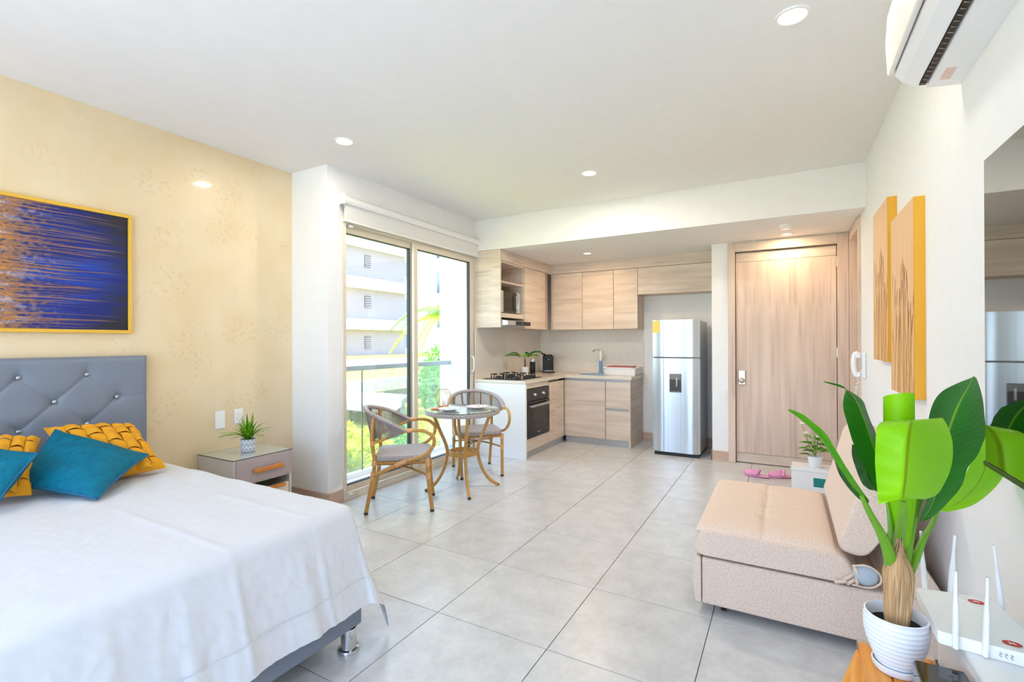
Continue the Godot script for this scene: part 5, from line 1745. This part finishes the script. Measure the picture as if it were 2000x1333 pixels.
	# narrow leaf reaching left, seen nearly edge-on
	leaf.call([
		P3([1698, 978, 1697, 978, 1696, 978], 1.21, 1.21, 1.21),
		P3([1690, 968, 1683, 967, 1681, 972], 1.195, 1.21, 1.225),
		P3([1672, 942, 1663, 945, 1657, 948], 1.19, 1.21, 1.235),
		P3([1650, 908, 1640, 913, 1634, 908], 1.19, 1.205, 1.23),
		P3([1632, 878, 1622, 882, 1617, 880], 1.19, 1.20, 1.22),
		P3([1612, 846, 1601, 853, 1598, 852], 1.185, 1.195, 1.21),
		P3([1586, 824, 1579, 831, 1577, 832], 1.18, 1.19, 1.20),
		P3([1568, 810, 1562, 816, 1560, 817], 1.18, 1.185, 1.19),
		P3([1541, 799, 1540, 801, 1539, 802], 1.18, 1.18, 1.18)], M.leaf_mid, 0.0)
	leaf.call([
		P3([1630, 900, 1634, 903, 1638, 906], 1.222, 1.218, 1.212),
		P3([1638, 925, 1645, 922, 1654, 926], 1.225, 1.22, 1.212),
		P3([1654, 950, 1662, 945, 1670, 950], 1.225, 1.22, 1.213),
		P3([1676, 974, 1683, 970, 1690, 974], 1.222, 1.218, 1.213),
		P3([1695, 984, 1697, 982, 1698, 980], 1.215, 1.214, 1.213)], M.leaf_back, 0.0)
	# big dark leaf on the right, top by the television
	leaf.call([
		P3([1898, 738, 1902, 735, 1907, 739], 1.30, 1.31, 1.32),
		P3([1868, 750, 1894, 752, 1912, 752], 1.28, 1.31, 1.335),
		P3([1840, 765, 1882, 772, 1919, 778], 1.27, 1.31, 1.345),
		P3([1824, 785, 1870, 795, 1923, 812], 1.265, 1.31, 1.35),
		P3([1815, 812, 1859, 822, 1925, 848], 1.265, 1.31, 1.355),
		P3([1812, 845, 1850, 850, 1918, 870], 1.27, 1.31, 1.355),
		P3([1815, 880, 1843, 885, 1908, 892], 1.275, 1.31, 1.35),
		P3([1817, 915, 1836, 918, 1890, 915], 1.28, 1.31, 1.34),
		P3([1815, 950, 1830, 950, 1878, 950], 1.285, 1.305, 1.33),
		P3([1808, 985, 1822, 982, 1850, 984], 1.285, 1.30, 1.32),
		P3([1798, 1010, 1810, 1005, 1824, 1008], 1.285, 1.295, 1.305),
		P3([1797, 1019, 1801, 1019, 1806, 1018], 1.29, 1.29, 1.29)], M.leaf_dark, 0.02)
	# pale leaf behind it, running behind the television's edge
	leaf.call([
		P3([1908, 856, 1925, 850, 1940, 850], 1.37, 1.40, 1.43),
		P3([1906, 875, 1928, 872, 1958, 880], 1.37, 1.40, 1.44),
		P3([1898, 900, 1926, 905, 1964, 915], 1.37, 1.40, 1.44),
		P3([1884, 930, 1914, 938, 1954, 940], 1.37, 1.40, 1.43),
		P3([1866, 960, 1894, 964, 1928, 968], 1.375, 1.395, 1.42),
		P3([1848, 982, 1868, 985, 1894, 990], 1.38, 1.39, 1.40),
		P3([1829, 996, 1836, 998, 1848, 1001], 1.385, 1.385, 1.39)], M.leaf_lime, 0.015)

func console_things() -> void:
	# wooden folding step stool
	var t = thing("step_stool", "orange wooden folding step stool under the banana plant", "step stool", Vector3(0.262, 0, -1.49))
	for k in 3:
		part(t, "plank", mb().box(Vector3(-0.056 + 0.056 * k, 0.487, 0.02), Vector3(0.0545, 0.024, 0.40), 0.003), M.pine)
	part(t, "hinge_plate", mb().bx(-0.085, 0.085, 0.47, 0.494, -0.183, -0.206), M.satin_nickel)
	for s in [-1.0, 1.0]:
		for z in [-0.165, 0.20]:
			part(t, "leg", mb().box(Vector3(s * (0.075 + (0.075 if s < 0 else 0.055)), 0.238, z), Vector3(0.042, 0.50, 0.022), 0.003, Basis(Vector3.BACK, s * (0.33 if s < 0 else 0.26))), M.pine)
	part(t, "rung", mb().rod(Vector3(-0.135, 0.30, -0.17), Vector3(-0.135, 0.30, 0.20), 0.010, 10), M.grey_plastic)
	part(t, "cross_rod", mb().rod(Vector3(-0.125, 0.355, -0.15), Vector3(0.12, 0.355, -0.15), 0.004, 8), M.chrome)
	part(t, "rubber_tread", mb().bx(-0.083, -0.02, 0.499, 0.503, 0.07, 0.21), M.rubber)
	# floating console
	t = thing("wall_console", "white floating console under the television", "console", Vector3(0.36, 0.47, -1.72))
	part(t, "body", mb().bx(0.018, 0.222, 0.0, 0.145, 0.0, 1.5, 0.002), M.white_laminate)
	part(t, "top", mb().bx(0.0, 0.224, 0.145, 0.163, 0.0, 1.5, 0.003), M.white_laminate)
	for k in 2:
		part(t, "drawer", mb().bx(0.0, 0.018, 0.002, 0.143, 0.004 + 0.75 * k, 0.746 + 0.75 * k, 0.002), M.white_laminate)
	# black box on the stool
	t = thing("media_box", "glossy black media box on the step stool beside the plant pot", "media box", Vector3(0.304, 0.5, -1.375))
	part(t, "case", mb().box(Vector3(0, 0.054, 0), Vector3(0.094, 0.108, 0.135), 0.006), M.black_glass)
	var lg := mb()
	for k in 5:
		var p := Vector3(0.014 + 0.002 * (k % 2), 0.1085, -0.03 + 0.014 * k)
		lg.sweep([p + Vector3(-0.005, 0, -0.004), p + Vector3(0.003, 0, 0.0), p + Vector3(-0.004, 0, 0.005)], 0.0007, 4)
	part(t, "emblem", lg, M.grey_plastic)
	part(t, "connector", mb().bx(-0.02, 0.02, 0.02, 0.05, 0.066, 0.069), M.bottle_blue)
	# router with five aerials
	t = thing("wifi_router", "white wireless router with five upright aerials on the console", "router", Vector3(0.40, 0.6335, -1.61))
	router(t)
	# bundled white cable
	t = thing("cable_bundle", "bundled pale grey cable standing behind the router", "cable", Vector3(0.545, 0.6335, -1.62))
	for k in 7:
		var a := k * 0.45
		part(t, "cable_loop", mb().sweep(curve([Vector3(0.006 * cos(a), 0.004, 0.01 + 0.006 * k), Vector3(0.010 * sin(a), 0.05, 0.004 * k), Vector3(0.004, 0.105 + 0.004 * sin(a * 3.0), 0.003 * k - 0.01), Vector3(-0.008, 0.115, -0.022 + 0.003 * k), Vector3(-0.012, 0.06, -0.014 + 0.004 * k), Vector3(-0.006, 0.006, 0.0 + 0.006 * k)], 5), 0.0022, 6), M.cable)
	part(t, "cable_loop", mb().sweep(curve([Vector3(-0.004, 0.10, -0.02), Vector3(-0.014, 0.11, -0.055), Vector3(-0.016, 0.085, -0.07), Vector3(-0.012, 0.05, -0.04), Vector3(-0.006, 0.03, -0.01)], 5), 0.0022, 6), M.cable)

func router(t) -> void:
	# flat box; local x across the console, z along it
	var poly := PackedVector2Array([Vector2(-0.085, -0.112), Vector2(0.078, -0.137), Vector2(0.092, 0.01), Vector2(0.105, 0.148), Vector2(-0.087, 0.122)])
	part(t, "case", soft_prism(poly, Vector3(0, 0.0, 0), Vector3.RIGHT, Vector3.BACK, Vector3(0, 0.03, 0), 0.003, 0.010, 2), M.white_plastic)
	for q in [[-0.058, 0.130, 0.0, 0.03], [-0.008, 0.136, 0.015, 0.03], [-0.062, -0.122, -0.05, -0.02], [-0.008, -0.13, 0.06, -0.02], [0.088, -0.10, -0.09, 0.0]]:
		var b := Vector3(q[0], 0.004, q[1])
		var d := Vector3(q[2], 1.0, q[3]).normalized()
		part(t, "aerial", mb().sweep([b, b + d * 0.02, b + d * 0.09, b + d * 0.125, b + d * 0.18], [0.009, 0.009, 0.0085, 0.0052, 0.0045], 10, true, 0.7), M.white_plastic)
	for q in [[0.035, -0.09], [0.045, 0.105]]:
		var s = part(t, "sticker", mb().disc(Vector3(q[0], 0.0308, q[1]), Vector3.UP, 0.017, 24, 0.012), M.red_sticker, "round red sticker")
		part(s, "sticker_mark", mb().sweep([Vector3(q[0] - 0.006, 0.0312, q[1] - 0.004), Vector3(q[0] + 0.006, 0.0312, q[1] + 0.004)], 0.0008, 4).sweep([Vector3(q[0] - 0.006, 0.0312, q[1] + 0.004), Vector3(q[0] + 0.005, 0.0312, q[1] - 0.003)], 0.0008, 4), M.petal)
	var nm := mb()
	for k in 3:
		var x := 0.014 + 0.009 * k
		var z := 0.1395 + 0.0012 * k
		nm.sweep(curve([Vector3(x, 0.021, z), Vector3(x + 0.004, 0.019, z), Vector3(x, 0.015, z), Vector3(x + 0.004, 0.011, z)], 3), 0.0006, 4)
	part(t, "printed_digits", nm, M.grey_plastic)

# ---------------------------------------------------------------- outdoors
func leaf_cloud(r: Vector3, count: int, size: float, sd: int) -> MB:
	var rng := RandomNumberGenerator.new()
	rng.seed = sd
	var m := mb()
	for k in count:
		var d := Vector3(rng.randfn(), rng.randfn(), rng.randfn()).normalized()
		var p := Vector3(d.x * r.x, d.y * r.y, d.z * r.z) * pow(rng.randf(), 0.35)
		var a := Vector3(rng.randfn(), rng.randfn(), rng.randfn()).normalized()
		var b := a.cross(d).normalized()
		var s := size * rng.randf_range(0.6, 1.3)
		m.quad(p - a * s, p + b * s * 0.45, p + a * s, p - b * s * 0.45)
	return m

func shrub(at: Vector3, r: Vector3, count: int, size: float, m, sd: int, label: String, called := "shrub", category := "shrub"):
	var t = thing(called, label, category, at)
	var f := leaf_cloud(r, count, size, sd)
	for k in f.v.size():
		f.v[k].y += r.y * 0.95
	part(t, "foliage", f, m)
	part(t, "stem", mb().sweep([Vector3(0, 0, 0), Vector3(0.02, r.y, 0.02)], [0.03, 0.015], 7), M.trunk)
	return t

func outdoors() -> void:
	# balcony just outside the sliding window
	struct("floor_balcony", mb().bx(-3.85, -3.47, -0.25, 0.0, -2.88, -5.02), M.band_white, "white balcony slab outside the sliding window", "floor")
	struct("wall_balcony", mb().bx(-3.915, -3.47, -0.25, 2.9, -5.02, -5.2), M.white_wall, "white side wall of the balcony", "wall")
	struct("ceiling_balcony", mb().bx(-4.3, -3.93, 2.75, 2.95, -2.4, -5.2).bx(-3.93, -3.47, 2.75, 2.95, -2.88, -5.2), M.band_white, "white slab above the balcony", "ceiling")
	var t = thing("balcony_railing", "glass balcony railing with a grey aluminium top rail", "railing", Vector3(-3.77, 0, -3.8))
	part(t, "top_rail", mb().bx(-0.03, 0.03, 1.065, 1.115, 0.925, -1.215, 0.004), M.rail_metal)
	part(t, "pane", mb().bx(-0.005, 0.005, 0.03, 1.065, 0.92, 0.255), M.rail_pane)
	part(t, "pane", mb().bx(-0.005, 0.005, 0.03, 1.065, 0.245, -1.2), M.rail_pane)
	part(t, "joint", mb().bx(-0.006, 0.006, 0.03, 1.065, 0.2545, 0.2455), M.glass_edge)
	part(t, "bottom_shoe", mb().bx(-0.03, 0.03, 0.0, 0.045, 0.92, -1.21, 0.003), M.band_white)
	struct("floor_added_terrace", mb().bx(-6, 3.5, -0.3, -0.02, 9.0, 1.5), M.band_white, "added white terrace outside the balcony door, bouncing sunlight into the room", "floor")  # unseen terrace, added in white to throw sunlight up onto the ceiling
	# ground
	struct("ground", mb().bx(-9.7, -3.9, -1.2, -0.35, 6, -14), M.lawn, "yellow-green lawn below the balcony", "lawn")
	struct("ground_low", mb().bx(-200, 150, -3.2, -3.0, 120, -200), M.lawn, "grassy ground round the buildings", "lawn")
	struct("ground_terrace", mb().bx(-60, -9.6, 0.28, 0.30, 10, -80), M.lawn, "sunlit raised lawn before the white building", "lawn")
	struct("ground_road", mb().bx(-22.5, -15.5, 0.26, 0.312, 10, -80), M.asphalt, "pale grey road crossing the raised lawn", "road")
	t = thing("retaining_wall", "pale concrete edge of the raised lawn", "concrete wall", Vector3(-9.6, 0, -10))
	part(t, "edge_beam", mb().bx(-0.25, 0.06, 0.02, 0.34, 14, -30, 0.01), M.concrete)
	part(t, "back_wall", mb().bx(-2.0, -1.9, -1.0, 0.02, 14, -30), M.concrete)
	for k in 12:
		part(t, "post", mb().bx(-0.15, 0.0, -1.2, 0.02, 8.0 - k * 1.9, 7.75 - k * 1.9), M.concrete)
	t = thing("concrete_canopy", "flat white concrete canopy on columns below the balcony", "canopy", Vector3(0, 0, 0))
	part(t, "slab", mb().prism(PackedVector2Array([Vector2(-14.0, -7.0), Vector2(-6.65, -7.0), Vector2(-7.8, -8.86), Vector2(-14.0, -8.55)]), Vector3(0, -0.04, 0), Vector3.RIGHT, Vector3.BACK, Vector3(0, 0.14, 0)), M.concrete)
	for q in [[-7.0, -7.2], [-8.2, -7.2], [-9.3, -7.2], [-7.9, -8.6], [-9.2, -8.4]]:
		part(t, "column", mb().bx(q[0] - 0.09, q[0] + 0.09, -0.35, -0.04, q[1] + 0.09, q[1] - 0.09), M.concrete)
	# planting: one plant each
	var rng := RandomNumberGenerator.new()
	rng.seed = 21
	var names := ["leafy yellow-green shrub growing against the balcony glass", "bright green shrub growing among the yellow ones below the balcony"]
	for k in 27:
		var x := -4.45 - 0.62 * (k % 3) + rng.randf_range(-0.03, 0.03)
		var z := -3.4 - 0.56 * int(k / 3) + rng.randf_range(-0.02, 0.02)
		var green: bool = k % 4 == 1
		var tall: bool = k in [0, 1, 4]
		var h := 0.50 if tall else rng.randf_range(0.17, 0.27)
		var o = shrub(Vector3(x, -0.35, z), Vector3(0.25, h, 0.25), 1000 if tall else 520, 0.045, M.bush_green if green else M.bush_yellow, 100 + k, "tall shrub standing behind the side-on wicker armchair" if tall else (names[1] if green else names[0]))
		o.set_meta("group", "tall shrubs below the balcony" if tall else ("green shrubs below the balcony" if green else "yellow shrubs below the balcony"))
	# tree and palms seen through the right pane
	for q in [[-6.6, -8.6, 1.15, 0.55], [-8.3, -10.6, 1.7, 0.62]]:
		var o = shrub(Vector3(q[0], -0.35, q[1]), Vector3(q[3], q[2] * 0.5, q[3]), 1500, 0.07, M.bush_green, int(q[2] * 100.0), "dense green garden tree beyond the right window pane", "garden_tree", "tree")
		o.set_meta("group", "garden trees beyond the right pane")
	palm(Vector3(-7.25, -0.35, -9.75), 2.4, 5)
	# white apartment building
	t = thing("apartment_building", "white apartment building with grey-lavender walls and slatted windows", "building", Vector3(-30, 0.3, -25))
	part(t, "wall", mb().bx(-8, 0, -3, 22, 14, -8.4), M.facade)
	part(t, "stair_tower", mb().bx(-8, -0.8, -3, 22, -8.4, -11.2), M.band_white)
	part(t, "wing", mb().bx(-8, 0.5, -3, 22, -11.2, -22), M.band_white)
	for k in 6:
		var y := 2.0 + 3.35 * k
		part(t, "floor_band", mb().bx(-0.1, 0.6, y + 0.1, y + 0.95, 14, -8.4), M.band_white)
		var wn = part(t, "window", mb().bx(-0.05, 0.06, y - 1.45, y - 0.45, -3.55, -4.2), M.louvre)
		for j in 5:
			part(wn, "slat", mb().box(Vector3(0.07, y - 1.37 + 0.19 * j, -3.875), Vector3(0.03, 0.10, 0.62), 0.0, Basis(Vector3.BACK, 0.5)), M.facade)
		part(t, "window", mb().bx(-0.85, -0.74, y - 1.5, y - 0.2, -8.9, -9.6), M.window_blue)
		part(t, "floor_band", mb().bx(-0.85, -0.3, y + 0.2, y + 0.9, -8.4, -11.2), M.band_white)
		var bl = part(t, "balcony", mb().bx(0.5, 1.5, y + 0.1, y + 0.35, -11.6, -21), M.band_white)
		part(bl, "balcony_glass", mb().bx(1.44, 1.47, y + 0.35, y + 1.35, -11.6, -21), M.window_blue)
		part(t, "window", mb().bx(0.46, 0.56, y + 0.5, y + 2.6, -12.4, -14.6), M.window_blue)
		part(t, "window", mb().bx(0.46, 0.56, y + 0.5, y + 2.6, -16.0, -18.2), M.louvre)

func palm(at: Vector3, h: float, sd: int) -> void:
	var t = thing("palm_tree", "slender palm tree with arching fronds beyond the right window pane", "palm tree", at, 0.0, "palm trees beyond the right pane")
	part(t, "trunk", mb().sweep(curve([Vector3.ZERO, Vector3(0.06, h * 0.5, 0.03), Vector3(0.02, h, 0.0)], 5), 0.07, 9), M.trunk)
	var rng := RandomNumberGenerator.new()
	rng.seed = sd
	for k in 14:
		var a := TAU * k / 14 + rng.randf_range(-0.2, 0.2)
		var d := Vector3(cos(a), 0, sin(a))
		var sd2 := Vector3(-sin(a), 0, cos(a))
		var up := rng.randf_range(0.2, 1.1)
		var m := mb()
		var pts := []
		for j in 9:
			var s := j / 8.0
			pts.append(Vector3(0.02, h, 0) + d * 1.5 * s + Vector3.UP * (up * 1.4 * s - 1.5 * s * s))
		m.sweep(pts, 0.012, 5)
		for j in range(1, 25):
			var s := j / 25.0
			var p: Vector3 = Vector3(0.02, h, 0) + d * 1.5 * s + Vector3.UP * (up * 1.4 * s - 1.5 * s * s)
			for e in [-1.0, 1.0]:
				var tip: Vector3 = p + (sd2 * e * 0.42 + d * 0.18 + Vector3.DOWN * 0.16) * (1.0 - 0.6 * s)
				m.quad(p - d * 0.03, p + d * 0.03, tip + d * 0.012, tip - d * 0.012)
		part(t, "frond", m, M.bush_yellow if k % 2 else M.bush_green)
